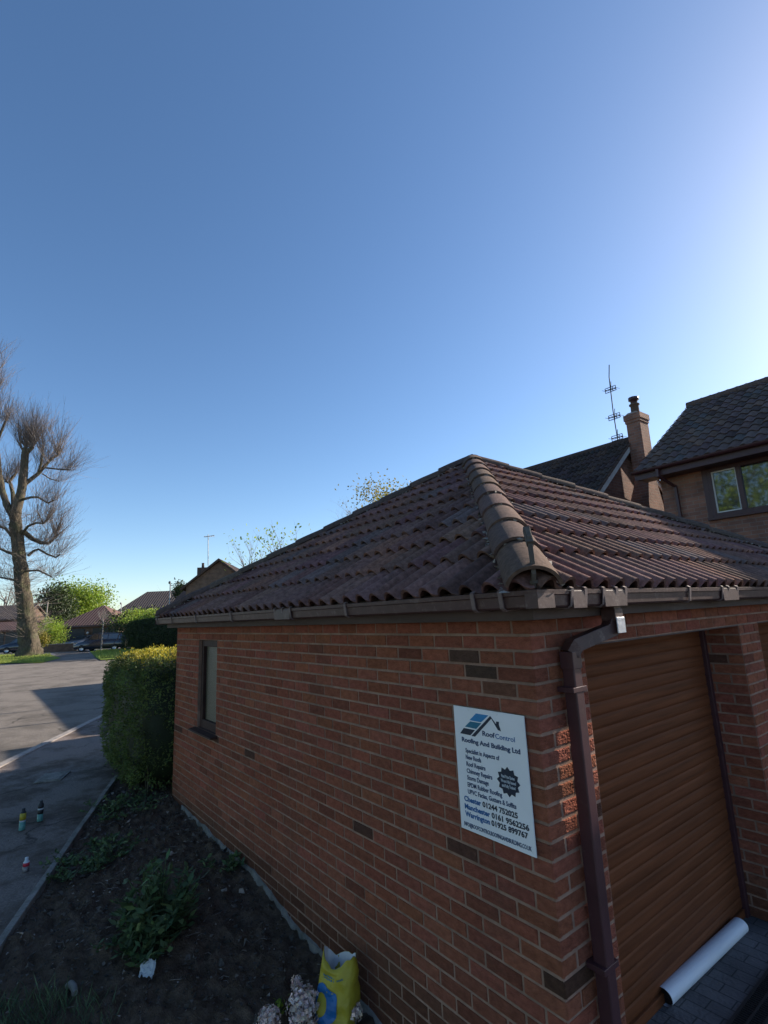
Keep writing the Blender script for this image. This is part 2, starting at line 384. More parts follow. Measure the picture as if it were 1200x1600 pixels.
for yy,sgn in ((D1[1],1),(D2[1],1)):      # door reveals that face the camera
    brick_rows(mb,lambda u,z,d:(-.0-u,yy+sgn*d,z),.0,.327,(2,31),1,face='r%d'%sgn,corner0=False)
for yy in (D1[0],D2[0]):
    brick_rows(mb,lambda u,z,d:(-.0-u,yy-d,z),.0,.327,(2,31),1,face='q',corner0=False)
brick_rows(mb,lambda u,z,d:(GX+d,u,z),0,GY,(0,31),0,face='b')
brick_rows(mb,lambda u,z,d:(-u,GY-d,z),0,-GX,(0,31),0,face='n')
mb.build('brickwork',M['brick'],garage,fixn=True)
mb=MB(); e=.0042; T=.327; zb=-.3
def core(a,b): mb.box(a,b)
core((-.0-e,e,zb),(-T,D1[0]-e,H)); core((-e,D1[0]-e,H-.15+.0),(-T,D1[1]+e,H)); core((-e,D1[1]+e,zb),(-T,D2[0]-e,H))
core((-e,D2[0]-e,H-.15),(-T,D2[1]+e,H)); core((-e,D2[1]+e,zb),(-T,GY-e,H))
W2=.215
core((-T,e,zb),(SW[1]+e*0+.001,W2,H)); core((SW[1]+.001,e,zb),(SW[0]-.001,W2,H-1.125)); core((SW[1]+.001,e,H-.15),(SW[0]-.001,W2,H)); core((SW[0]-.001,e,zb),(GX+e,W2,H))
core((GX+e,W2,zb),(GX+W2,GY-e,H)); core((-T,GY-W2,zb),(GX+W2,GY-e,H))
mb.build('mortar_core',M['mortar'],garage)
# concrete footing showing along the bed
mb=MB(); rows=[]
for i in range(80):
    x=-5.2+4.4*i/79; f=.008+.018*abs(fb((x,0,3),3)); z=zg(x)+.02+.035*fb((x,1,0),4)
    rows.append([(x,.02,z+.02),(x,-f,z+.012),(x,-f-.02,z-.12)])
mb.grid(rows,sm=False); mb.build('footing',M['edge'],garage)
# steel lintel over each door
mb=MB()
for d in (D1,D2): mb.box((-.004,d[0]-.0,H-.158),(-T+.01,d[1]+.0,H-.1505))
mb.build('lintel',M['fascia'],garage)
# ceiling slab keeps the inside dark
mb=MB(); mb.box((-.35,.23,H-.02),(GX+.25,GY-.25,H-.01)); mb.build('ceiling',M['dark'],garage)
# fascia and soffit
FO=.10
mb=MB()
mb.box((GX-FO,-FO,H-.002),(FO,-FO+.018,H+.145)); mb.box((FO-.018,-FO+.018,H-.002),(FO,GY+FO,H+.145))
mb.box((GX-FO,-FO+.018,H-.002),(GX-FO+.018,GY+FO,H+.145)); mb.box((GX-FO+.018,GY+FO-.018,H-.002),(FO-.018,GY+FO,H+.145))
mb.box((GX-FO+.018,-FO+.018,H+.002),(FO-.018,.03,H+.012)); mb.box((-.03,.03,H+.002),(FO-.018,GY+FO-.02,H+.012))
mb.box((GX-FO+.018,.03,H+.002),(GX+.03,GY+FO-.02,H+.012))
mb.build('fascia',M['fascia'],garage,bev=.002)
# gutter: square-line channel running round the eaves
GO=.212
def gutter(mb,a,b,horizontal):
    o0,o1=FO+.002,GO
    prof=[(o0,.125),(o0,.055),(o0+.012,.050),(o1-.018,.050),(o1-.010,.058),(o1-.004,.104),(o1+.004,.108),(o1+.006,.128),(o1-.004,.130),(o1-.008,.122),(o1-.012,.112),(o1-.018,.062),(o0+.012,.058),(o0+.006,.125)]
    for i in range(len(prof)):
        p,q=prof[i],prof[(i+1)%len(prof)]
        if horizontal: mb.face([(a(p[0]),-p[0],H+p[1]),(b(p[0]),-p[0],H+p[1]),(b(q[0]),-q[0],H+q[1]),(a(q[0]),-q[0],H+q[1])])
        else: mb.face([(p[0],a(p[0]),H+p[1]),(p[0],b(p[0]),H+p[1]),(q[0],b(q[0]),H+q[1]),(q[0],a(q[0]),H+q[1])])
mb=MB()
gutter(mb,lambda o:-5.86,lambda o:o,True); gutter(mb,lambda o:-o,lambda o:GY+.2,False)
mb.box((-5.864,-FO-.002,H+.05),(-5.86,-GO-.004,H+.128))
gut=mb.build('gutter',M['pvc2'],garage,fixn=True)
def clip_side(x):
    mb=MB(); w=.011
    P=[(-FO-.004,.128),(-FO-.004,.046),(-GO+.016,.044),(-GO-.001,.056),(-GO-.008,.104),(-GO-.011,.132),(-GO+.004,.140),(-GO+.010,.134)]
    for i in range(len(P)-1):
        (y0,z0),(y1,z1)=P[i],P[i+1]; dy,dz=y1-y0,z1-z0; l=math.hypot(dy,dz); ny,nz=dz/l*.003,-dy/l*.003
        mb.prism([(y0-ny,H+z0-nz),(y1-ny,H+z1-nz),(y1+ny,H+z1+nz),(y0+ny,H+z0+nz)],x-w,x+w,axis='x')
    return mb
proto=clip_side(0).build('gutter_bracket',M['clipm'],gut); proto.location=(-5.77,0,0)
for x in (-5.13,-4.22,-3.21,-2.28,-2.15,-2.02,-1.26,-.15,.02):
    c=proto.copy(); COL.objects.link(c); c.parent=gut; c.location=(x,0,0)
for y in (.04,.15,.31,.43,.52,1.28,1.78,1.89,2.04,2.9,3.8):
    c=proto.copy(); COL.objects.link(c); c.parent=gut; c.rotation_euler=(0,0,PI/2); c.location=(0,y,0)
# jointing collars where lengths meet
mb=MB(); mb.box((-2.28,-GO-.010,H+.046),(-2.02,-GO-.004,H+.122)); mb.build('gutter_union',M['pvc2'],gut,bev=.002)
for y0,y1 in ((.04,.15),(.31,.52),(1.78,2.04)):
    mb=MB(); mb.prism([(FO+.01,H+.042),(GO+.010,H+.042),(GO+.010,H+.122),(GO+.004,H+.122),(GO+.004,H+.0495),(FO+.01,H+.0495)],y0,y1); mb.build('gutter_union',M['pvc2'],gut,bev=.002,fixn=True)
mb=MB(); g=GO+.006; mb.prism([(.155,-g-.003),(g+.003,-g-.003),(g+.003,-.10),(g,-.10),(g,-g),(.155,-g)],H+.050,H+.112,axis='z'); mb.build('gutter_corner',M['pvc2'],gut,fixn=True)
# downpipe
dp=MB(); s=.046
xx=.055
dp.tube([(.145,.495,H+.05),(.145,.495,H-.03)],s,4,square=True,sm=False)
dp.tube([(.145,.495,H-.032),(.135,.47,H-.075),(.068,.245,H-.135),(xx,.222,H-.175)],[s*1.08]*4,4,square=True,sm=False)
dpo=dp.build('downpipe_offset',M['pvc2'],garage,bev=.003)
dp=MB(); dp.box((xx-.033,.19,-.05),(xx+.033,.255,H-.17)); dpipe=dp.build('downpipe',M['pvc'],garage,bev=.006)
mb=MB(); mb.box((xx-.037,.185,H-.245),(xx+.037,.26,H-.165)); mb.build('pipe_socket',M['pvc'],dpipe,bev=.003)
mb=MB()
for z in (H-.34,H-1.5):
    mb=MB(); mb.box((.001,.165,z-.012),(xx+.036,.28,z+.012)); mb.build('pipe_bracket',M['pvc'],dpipe,bev=.002)
mb=MB(); mb.box((.106,.456,H-.03),(.184,.534,H+.03)); mb.build('outlet_spigot',M['pvc2'],dpo,bev=.003)
mb=MB(); mb.box((.186,.452,H-.092),(.192,.530,H-.012))
fo=mb.build('foil_wrap',M['foil'],dpo,bev=.004)
# roller door
def roller(y0,y1,nm):
    ro=bpy.data.objects.new('roller_door',None); COL.objects.link(ro); ro.parent=garage; ro.empty_display_size=.1
    mb=MB(); n=27; zt=H-.16; hh=(zt-.06)/n
    for i in range(n):
        a=.06+hh*i; v=random.uniform(.88,1.1); X=-.275
        prof=[(-.003,0),(-.0025,.004),(.0,.006),(.0018,.020),(.0024,.040),(.0018,.058),(.0005,hh-.006),(-.0025,hh-.003),(-.003,hh)]
        mb.grid([[(X+dx,y0+.05,a+dz),(X+dx,y1-.05,a+dz)] for dx,dz in prof],(v,v,v),sm=True)
    mb.build('curtain',M['door'],ro)
    mb=MB(); mb.box((-.295,y0+.05,.005),(-.262,y1-.05,.058)); mb.build('bottom_rail',M['door'],ro,bev=.004)
    for y in (y0+.002,y1-.052):
        mb=MB(); mb.box((-.30,y,.0),(-.245,y+.05,H-.16)); mb.build('guide_rail',M['pvc'],ro,bev=.003)
    return ro
roller(D1[0],D1[1],'a'); roller(D2[0],D2[1],'b')
# side window
wn=bpy.data.objects.new('side_window',None); COL.objects.link(wn); wn.parent=garage; wn.empty_display_size=.1
zt,zb=H-.15,H-1.125
mb=MB(); f=.075; y0,y1=.035,.10
mb.box((SW[0]+.002,y0,zb),(SW[0]+f,y1,zt-.002)); mb.box((SW[1]-f,y0,zb),(SW[1]-.002,y1,zt-.002))
mb.box((SW[0]+f,y0,zt-f),(SW[1]-f,y1,zt-.002)); mb.box((SW[0]+f,y0,zb),(SW[1]-f,y1,zb+.09))
mb.build('window_frame',M['frame'],wn,bev=.004)
mb=MB(); mb.box((SW[0]+f,.072,zb+.09),(SW[1]-f,.078,zt-f)); mb.build('pane',M['obscure'],wn)
mb=MB(); mb.prism([(-.075,zb-.028),(-.075,zb-.012),(.12,zb+.016),(.12,zb-.028)],SW[0]-.07,SW[1]+.055,axis='x'); mb.build('window_sill',M['frame'],wn,bev=.003,fixn=True)
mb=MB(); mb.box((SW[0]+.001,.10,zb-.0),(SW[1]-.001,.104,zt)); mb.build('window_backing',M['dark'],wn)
# ---------------------------------------------------------------- tiled slopes
def tile_slope(name,A,B,ridge_dir,run,rise,m,parent,clip=None,roll=.15,gauge=.345,hh=.052,tw=2,flat=.32,lift=.032,v0=1.0,jit=1.0):
    """A->B eave line, ridge_dir horizontal unit vector up the slope; run and rise of the slope"""
    A=Vector(A);B=Vector(B); L=(B-A).length; e=(B-A).normalized(); rd=Vector(ridge_dir)
    sl=math.hypot(run,rise); up=(rd*run+Vector((0,0,rise)))/sl; n=e.cross(up)
    if n.z<0: n=-n
    if clip is None: clip=[(A-e*.001,-e),(B+e*.001,e)]
    mb=MB(); nc=math.ceil(sl/gauge); W=roll*tw; nt_=math.ceil(L/W)
    fr=[0,.06,.14,.24,.34,.44,.52,.58,.66,.84]
    def prof(t):
        r=1-flat
        if t<r: return hh*math.sin(PI*t/r)**.62
        return 0.0
    for c in range(nc):
        for t in range(nt_):
            a0=t*W; v=random.uniform(.80,1.14)*v0; col=(v,v*random.uniform(.9,1.04),v*random.uniform(.88,1.06))
            q_=random.random()
            if q_<.05: col=tuple(q*.6 for q in col)
            elif q_<.13: col=(v*.82,v*1.02,v*1.12)
            elif q_<.2: col=(v*1.25,v*1.12,v*.95)
            dj=random.uniform(-.004,.004)*jit; lj=random.uniform(-.003,.004)*jit; tj=random.uniform(-.003,.003)*jit
            s0=c*gauge+dj-(.03 if c==0 else 0); s1=(c+1)*gauge+.03
            xs=[]
            for r_ in range(tw):
                for q in fr: xs.append((a0+(r_+q)*roll,prof(q)))
            xs.append((a0+W-.002,0.0))
            ft=[A+e*x+up*s0+n*(h+lift+lj+tj*(x-a0)/W) for x,h in xs]
            bk=[A+e*x+up*s1+n*(h+.001) for x,h in xs]
            lo=[A+e*x+up*(s0+.003)+n*(h+lift-.017+lj) for x,h in xs]
            ib=[A+e*x+up*(s0+.10)+n*(h+lift-.020) for x,h in xs]
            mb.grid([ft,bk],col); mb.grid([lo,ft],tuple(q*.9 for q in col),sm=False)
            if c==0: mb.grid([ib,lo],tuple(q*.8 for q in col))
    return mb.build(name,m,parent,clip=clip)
EX=.165; ZE=H+.125
AP=Vector((-2.8,2.85,H+1.94)); c0=Vector((EX,-EX,ZE)); c1=Vector((EX,6.75,ZE)); c2=Vector((-5.80,-EX,ZE)); c3=Vector((-5.80,6.75,ZE))
roof=bpy.data.objects.new('roof',None); COL.objects.link(roof); roof.parent=garage; roof.empty_display_size=.1
def vplane(a,b,inside):
    t=(b-a); n=Vector((t.y,-t.x,0)).normalized()
    if n.dot(inside-a)>0: n=-n
    return (a,n)
def slope(nm,P,Q,rd,run):
    mid=(P+Q+AP)/3
    return tile_slope('tiled_slope',P,Q,rd,run,AP.z-ZE,M['tile'],roof,clip=[vplane(P,AP,mid),vplane(Q,AP,mid)])
slope('side',c2,c0,(0,1,0),AP.y+EX); slope('front',c0,c1,(-1,0,0),EX-AP.x)
slope('back',c3,c2,(1,0,0),AP.x+5.80); slope('far',c1,c3,(0,-1,0),c1.y-AP.y)
# underlay closes the roof below the tiles
mb=MB(); dz=Vector((0,0,-.012)); sh=.93
def inn(p): return Vector((AP.x+(p.x-AP.x)*sh,AP.y+(p.y-AP.y)*sh,ZE+(AP.z-ZE)*(1-sh)))+dz
for a,b in ((c0,c1),(c1,c3),(c3,c2),(c2,c0)): mb.face([inn(a),inn(b),AP+dz])
mb.build('underlay',M['dark'],roof)
# hip tiles
def hip_run(a,b,n,first=0.0,seed=1,mm='capd'):
    rnd=random.Random(seed); a=Vector(a);b=Vector(b); t=(b-a); L=t.length; t.normalize(); side=Vector((-t.y,t.x,0)).normalized(); up=side.cross(t)
    if up.z<0: up=-up
    step=L/n
    for i in range(n):
        s0=step*i-(first if i==0 else .035); s1=step*(i+1)+.02
        r0=.124+rnd.uniform(-.003,.003); r1=.114; th=.016
        tilt=rnd.uniform(-.006,.006)
        lift0=.008+rnd.uniform(-.004,.006); v=rnd.uniform(.8,1.15); col=(v,v*rnd.uniform(.93,1.03),v*rnd.uniform(.9,1.05))
        mb=MB(); K=14
        def arc(s,r,lf,jag=0):
            out=[]
            for k in range(K+1):
                th_=PI*(.06+.88*k/K); out.append(a+t*(s+(rnd.uniform(-jag,jag)))+side*(math.cos(th_)*r*1.05+tilt)+up*(math.sin(th_)*r*.92-.048+lf))
            return out
        o0=arc(s0,r0,lift0,.0015); o1=arc(s1,r1,-.004); m0=arc((s0*2+s1)/3,r0*.99,lift0*.7); i0=arc(s0,r0-th,lift0-.001); i1=arc(s0+.22,r0-th-.004,lift0-.006)
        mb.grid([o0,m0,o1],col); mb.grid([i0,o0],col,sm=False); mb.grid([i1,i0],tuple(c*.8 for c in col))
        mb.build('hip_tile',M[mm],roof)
        # ragged bedding mortar in the joint and along the two edges
        if i>0 or True:
            bm_=MB()
            for k in range(9 if i else 0):
                th_=PI*rnd.uniform(.25,.75); p=a+t*(s0-.004)+side*math.cos(th_)*(r0-.022)+up*(math.sin(th_)*r0*.86-.048)
                if rnd.random()<.8:
                    d=[Vector((rnd.uniform(-.024,.024),rnd.uniform(-.02,.02),rnd.uniform(-.012,.012))) for _ in range(4)]
                    for q in ((0,1,2),(0,1,3),(1,2,3),(0,2,3)): bm_.face([p+d[x] for x in q])
            for sd in (-1,1):
                for k in range(9):
                    p=a+t*(s0+step*k/9)+side*sd*(r0*1.02+rnd.uniform(-.006,.012))+up*(-.038+rnd.uniform(-.008,.008))
                    d=[Vector((rnd.uniform(-.022,.022),rnd.uniform(-.022,.022),rnd.uniform(-.016,.012))) for _ in range(5)]
                    for q in ((0,1,2),(0,1,3),(1,2,3),(0,2,3),(1,2,4),(0,2,4)): bm_.face([p+d[x] for x in q])
            tag(bm_.build('bedding_mortar',M['bed'],roof),kind='stuff')
hup=Vector((0,0,.055))
hip_run(c0+hup,AP+hup,10,first=.035,seed=3,mm='cap'); hip_run(c2+hup,AP+hup,11,seed=4); hip_run(c1+hup,AP+hup,12,seed=5); hip_run(c3+hup,AP+hup,12,seed=6)
# timber strap standing against the open mouth of the lowest hip tile
mb=MB(); hx=Vector((1,-1,0)).normalized()
pts=[Vector((q,-q,H+z)) for q,z in ((.150,.395),(.172,.36),(.186,.28),(.190,.20),(.165,.145))]
mb.tube(pts,[.020,.019,.017,.017,.016],4,square=True,sm=False,flat=.8)
mb.tube([pts[0]+Vector((-.02,.02,.014)),pts[1]+Vector((.012,-.012,-.03))],.021,4,square=True,sm=False)
mb.build('hip_iron',M['wood'],roof,bev=.002)
mb=MB(); p=pts[-1]+Vector((.01,-.01,.02)); mb.box(p+Vector((-.012,-.012,-.008)),p+Vector((.014,.014,.006)))
mb.build('hip_iron_tip',M['wood'],roof)
# dark broken filler inside the mouth
mb=MB()
for k in range(26):
    p=Vector((EX-.10,-EX+.10,ZE+.02))+Vector((random.uniform(-.08,.08),random.uniform(-.08,.08),random.uniform(-.03,.03)))
    d=[Vector((random.uniform(-.035,.035),random.uniform(-.035,.035),random.uniform(-.025,.03))) for _ in range(4)]
    for q in ((0,1,2),(0,1,3),(1,2,3),(0,2,3)): mb.face([p+d[x] for x in q])
mb.build('mouth_filler',M['tile'],roof)
# ---------------------------------------------------------------- company sign on the wall
sg=thing('company_sign','white roofing company board with blue logo screwed to the brick wall','sign',(-.535,0,H-.445))
mb=MB(); mb.face([(0,0,0)]*0) if False else None
mb.prism([(.0,.0),(.463,-.0),(.463,-.603),(.0,-.600)],-.016,-.011); mb.build('board',M['white'],sg,fixn=True)
YS=-.0172
def poly(name,pts,m,y=YS): 
    mb=MB(); mb.prism([(x,-z) for x,z in pts],y-.0004,y+.0004); return mb.build(name,m,sg,fixn=True)
poly('logo_bar',[(.161,.023),(.244,.023),(.192,.062),(.112,.062)],M['blue'])
poly('logo_bar',[(.116,.067),(.193,.067),(.155,.099),(.076,.098)],M['teal'])
poly('logo_bar',[(.067,.106),(.146,.106),(.111,.136),(.038,.136)],M['navy'])
mb=MB()
for P in ([(.118,.138),(.143,.138),(.262,.036),(.256,.024)],[(.262,.036),(.256,.024),(.291,.059),(.299,.084)],[(.291,.059),(.292,.046),(.310,.045),(.308,.060)],[(.291,.059),(.308,.060),(.318,.088),(.299,.084)]):
    mb.prism([(x,-z) for x,z in P],YS-.0004,YS+.0004)
mb.build('logo_roofline',M['navy'],sg)
st=[]
for k in range(24):
    a=2*PI*k/24; r=.070 if k%2==0 else .056; st.append((.338+math.sin(a)*r,.313-math.cos(a)*r*.96))
poly('starburst',st,M['teal'] if False else M['navy'],YS)
for (x,z) in ((.108,.012),(.30,.012),(.02,.585),(.447,.585)):
    mb=MB(); mb.lathe([(.0001,-.003),(.004,-.002),(.0045,0)],10); o=mb.build('screw_head',M['galv'],sg); o.rotation_euler=(PI/2,0,0); o.location=(x,-.0165,-z)
def text(s,x0,x1,zb,size,m,name='lettering',bold=0.0,y=YS,rot=0,ser=False):
    cu=bpy.data.curves.new('t','FONT'); cu.body=s; cu.size=size; cu.offset=bold; cu.resolution_u=3
    cu.extrude=.0003
    to=bpy.data.objects.new('t',cu); COL.objects.link(to)
    dg=bpy.context.evaluated_depsgraph_get(); dg.update()
    me=bpy.data.meshes.new_from_object(to.evaluated_get(dg)); bpy.data.objects.remove(to)
    xs=[v.co.x for v in me.vertices]; a,b=min(xs),max(xs); k=(x1-x0)/(b-a)
    for v in me.vertices:
        X=(v.co.x-a)*k; Y=v.co.y
        v.co=Vector((x0+X,y-v.co.z,-zb+Y+(X*math.tan(rot))))
    me.materials.clear(); me.materials.append(m); me.name=name
    o=bpy.data.objects.new(name,me); COL.objects.link(o); o.parent=sg; return o
text('Roof',.195,.276,.125,.033,M['text'],bold=.0009); text('Control',.279,.399,.126,.033,M['textb'],bold=.0003)
text('Roofing And Building Ltd',.047,.425,.174,.031,M['text'],bold=.0010)
for s,x0,x1,z in (('Specialist in Aspects of',.068,.294,.225),('New Roofs',.067,.172,.257),('Roof Repairs',.068,.197,.290),('Chimney Repairs',.067,.238,.323),('Storm Damage',.067,.212,.356),('EPDM Rubber Roofing',.066,.292,.390),('UPVC Facias, Gutters & Soffits',.065,.373,.423)):
    text(s,x0,x1,z,.030,M['text'],bold=.0007)
for a,b,xa,xb,xc,z in (('Chester','01244 752025',.035,.150,.377,.463),('Manchester','0161 9562256',.035,.205,.437,.500),('Warrington','01925 899767',.035,.200,.427,.535)):
    text(a,xa,xb,z,.034,M['textb'],bold=.0012); text(b,xb+.010,xc,z,.034,M['navy'],bold=.0011)
text('INFO@ROOFCONTROLROOFINGANDBUILDING.CO.UK',.024,.441,.582,.026,M['text'],bold=.0006)
for i,(s,hw) in enumerate((('Fixed Price Quotes',.040),('We are Fully Insured',.045),('and Fully Trained',.040))):
    text(s,.338-hw,.338+hw,.298+.021*i,.019,M['wprint'],bold=.0006,y=YS-.001)
# ---------------------------------------------------------------- houses on the right
def tri_wall(mb,pts,x0,x1): mb.prism(pts,x0,x1,axis='x')
# house with the reflecting window
hs=thing('brick_house','brick house on the right with grey tiled roof and wide brown window','house',(-3.2,9.2,0))
X0,Y0=-3.2,9.2
mb=MB(); EZ=H+2.62; WX=7.0
wx0,wx1,wz0,wz1=.89,2.75,H+1.63,H+2.60
mb.box((0,0,-.2),(wx0,.25,EZ)); mb.box((wx0,0,-.2),(wx1,.25,wz0)); mb.box((wx1,0,-.2),(WX,.25,EZ)); mb.box((wx0,0,wz1),(wx1,.25,EZ))
mb.box((0,.25,-.2),(.25,6.6,EZ)); mb.box((WX-.25,.25,-.2),(WX,6.6,EZ)); mb.box((.25,6.35,-.2),(WX-.25,6.6,EZ))
ridy,ridz=12.3-Y0,H+5.06
for a,b in ((0.002,.25),(WX-.25,WX-.002)): mb.prism([(.002,EZ),(2*ridy-.02,EZ),(ridy,ridz-.1)],a,b,axis='x')
mb.build('wall',M['hbrick'],hs,fixn=True)
rf=bpy.data.objects.new('roof',None); COL.objects.link(rf); rf.parent=hs; rf.empty_display_size=.1
ex0=-.35; eyo=-.42
tile_slope('tiled_slope',(ex0,eyo,H+2.78),(WX+.3,eyo,H+2.78),(0,1,0),ridy-eyo,ridz-H-2.78,M['tile_grey'],rf,roll=.2,tw=1,hh=.042,flat=.3,gauge=.33,lift=.026,jit=.6)
tile_slope('tiled_slope',(WX+.3,2*ridy-eyo,H+2.78),(ex0,2*ridy-eyo,H+2.78),(0,-1,0),ridy-eyo,ridz-H-2.78,M['tile_grey'],rf,roll=.2,tw=1,hh=.05,flat=.3,gauge=.33,lift=.03)
mb=MB(); mb.tube([(ex0,ridy,ridz+.02),(WX+.3,ridy,ridz+.02)],.11,10); mb.build('ridge_tiles',M['tile_grey'],rf)
mb=MB(); mb.prism([(eyo+.02,H+2.76),(ridy,ridz-.03),(2*ridy-eyo-.02,H+2.76),(2*ridy-eyo-.02,H+2.66),(ridy,ridz-.15),(eyo+.02,H+2.66)],ex0+.03,ex0+.06,axis='x')
mb.prism([(eyo+.04,H+2.75),(ridy,ridz-.04),(2*ridy-eyo-.04,H+2.75),(2*ridy-eyo-.04,H+2.70),(ridy,ridz-.1),(eyo+.04,H+2.70)],ex0+.06,WX+.28,axis='x')
mb.build('bargeboard',M['fascia'],rf,fixn=True)
mb=MB(); mb.box((ex0+.02,eyo,H+2.60),(WX+.28,eyo+.03,H+2.76)); mb.box((ex0+.06,eyo+.03,H+2.605),(WX+.25,-.001,H+2.625)); mb.build('fascia',M['pvc'],hs)
mb=MB()
for i in range(8):
    a=PI+PI*i/8; b=PI+PI*(i+1)/8; r=.06
    mb.face([(ex0,eyo-.06+r*math.cos(a),H+2.78+r*math.sin(a)),(WX+.3,eyo-.06+r*math.cos(a),H+2.78+r*math.sin(a)),(WX+.3,eyo-.06+r*math.cos(b),H+2.78+r*math.sin(b)),(ex0,eyo-.06+r*math.cos(b),H+2.78+r*math.sin(b))],sm=True)
mb.box((ex0-.004,eyo-.12,H+2.72),(ex0,eyo,H+2.785))
mb.build('gutter',M['pvc'],hs)
mb=MB(); mb.tube([(.17,eyo-.06,H+2.74),(.17,eyo-.06,H+2.58),(.30,-.06,H+2.38),(.30,-.045,H+2.2),(.34,-.045,0)],.036,4,square=True,sm=False); mb.build('downpipe',M['pvc'],hs)
wn=bpy.data.objects.new('window',None); COL.objects.link(wn); wn.parent=hs; wn.empty_display_size=.1
mb=MB(); f=.07; d0,d1=-.012,.09
mb.box((wx0,d0,wz0),(wx0+f,d1,wz1)); mb.box((wx1-f,d0,wz0),(wx1,d1,wz1)); mb.box((wx0+f,d0,wz0),(wx1-f,d1,wz0+f)); mb.box((wx0+f,d0,wz1-f),(wx1-f,d1,wz1))
px=wx0+.50
mb.box((px,d0,wz0+f),(px+.08,d1,wz1-f)); mb.box((px+.72,d0,wz0+f),(px+.80,d1,wz1-f))
mb.box((wx0-.09,-.07,wz0-.06),(wx1+.05,-.001,wz0-.001)); mb.box((wx0-.09,-.01,wz0-.0),(wx0-.001,-.001,wz1))
mb.build('window_frame',M['pvc'],wn,bev=.006)
mb=MB()
for a,b in ((wx0+f,px),(px+.08,px+.72),(px+.80,wx1-f)): mb.box((a,.04,wz0+f),(b,.046,wz1-f))
mb.build('pane',M['glass'],wn)
mb=MB()
for a in (wx0+f,px-.025): mb.box((a,.015,wz0+f),(a+.025,.039,wz1-f))
mb.box((wx0+f+.025,.015,wz0+f),(px-.025,.039,wz0+f+.025)); mb.box((wx0+f+.025,.015,wz1-f-.025),(px-.025,.039,wz1-f))
mb.build('casement',M['whitep'],wn)
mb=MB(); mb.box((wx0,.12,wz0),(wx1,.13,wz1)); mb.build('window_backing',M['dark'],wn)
# house with the chimney, gable end towards the drive
ch=thing('brick_house','brick house behind the garage with dark tiled roof, white verge board and end chimney','house',(-4.78,11.3,0))
ry=H+4.36-.05; ey=-2.4; ez=ry-.80*2.4; Lx=-3.6
mb=MB(); mb.prism([(-2.1,-.2),(-2.1,ez+.2),(0,ry-.12),(2.1,ez+.2),(2.1,-.2)],-.25,0,axis='x')
mb.prism([(-2.1,-.2),(-2.1,ez+.2),(0,ry-.12),(2.1,ez+.2),(2.1,-.2)],Lx,Lx+.25,axis='x')
mb.box((Lx+.25,-2.1,-.2),(-.25,-1.85,ez+.18)); mb.box((Lx+.25,1.85,-.2),(-.25,2.1,ez+.18))
mb.build('wall',M['hbrick'],ch,fixn=True)
rf=bpy.data.objects.new('roof',None); COL.objects.link(rf); rf.parent=ch; rf.empty_display_size=.1
tile_slope('tiled_slope',(Lx-.1,ey,ez),(.13,ey,ez),(0,1,0),2.4,ry-ez,M['tile_dark'],rf,roll=.15,tw=2,gauge=.31,lift=.028)
tile_slope('tiled_slope',(.13,-ey,ez),(Lx-.1,-ey,ez),(0,-1,0),2.4,ry-ez,M['tile_dark'],rf,roll=.15,tw=2,gauge=.31,lift=.028)
mb=MB(); mb.tube([(Lx-.1,0,ry+.01),(.13,0,ry+.01)],.10,10); mb.build('ridge_tiles',M['tile_dark'],rf)
mb=MB()
for s_ in (-1,1): mb.prism([(s_*2.42,ez-.03),(0,ry-.03),(0,ry-.20),(s_*2.42,ez-.20)],.115,.14,axis='x')
mb.build('bargeboard',M['whitep'],rf,fixn=True)
mb=MB()
for s_ in (-1,1):
    k=0
    while k<8:
        a=k/8;b=(k+.9)/8
        mb.prism([(s_*2.42*(1-a),ez+(ry-ez)*a+.035),(s_*2.42*(1-b),ez+(ry-ez)*b+.02),(s_*2.42*(1-b),ez+(ry-ez)*b-.03),(s_*2.42*(1-a),ez+(ry-ez)*a-.03)],.06,.165,axis='x'); k+=1
mb.build('verge_tiles',M['cap'],rf,fixn=True)
chm=bpy.data.objects.new('chimney',None); COL.objects.link(chm); chm.parent=ch; chm.empty_display_size=.1
mb=MB(); ct=H+4.78
mb.box((.001,-.36,-.2),(.50,.42,H+2.5))
q0=[(.001,-.36,H+2.5),(.50,-.36,H+2.5),(.50,.42,H+2.5),(.001,.42,H+2.5)]; q1=[(.14,-.21,H+3.1),(.50,-.21,H+3.1),(.50,.24,H+3.1),(.14,.24,H+3.1)]
for k in range(4): mb.face([q0[k],q0[(k+1)%4],q1[(k+1)%4],q1[k]])
mb.box((.14,-.21,H+3.1),(.50,.24,ct-.08)); mb.box((.12,-.23,ct-.08),(.52,.26,ct)); mb.box((.10,-.25,ct),(.54,.28,ct+.15))
mb.build('stack',M['hbrick'],chm)
mb=MB(); mb.prism([(.12,ct+.15),(.52,ct+.15),(.42,ct+.20),(.22,ct+.20)],-.22,.25); mb.build('flaunching',M['conc'],chm,fixn=True)
mb=MB(); mb.lathe([(.12,0),(.105,.06),(.10,.24),(.13,.26),(.13,.29),(.08,.30),(.08,.05)],16,c=(.32,.01,ct+.18)); mb.build('chimney_pot',M['cap'],chm)
mb=MB(); mb.lathe([(.085,0),(.085,.10),(.13,.12),(.13,.20),(.05,.22),(.001,.22)],16,c=(.32,.01,ct+.46)); mb.build('pot_cowl',M['pvc'],chm)
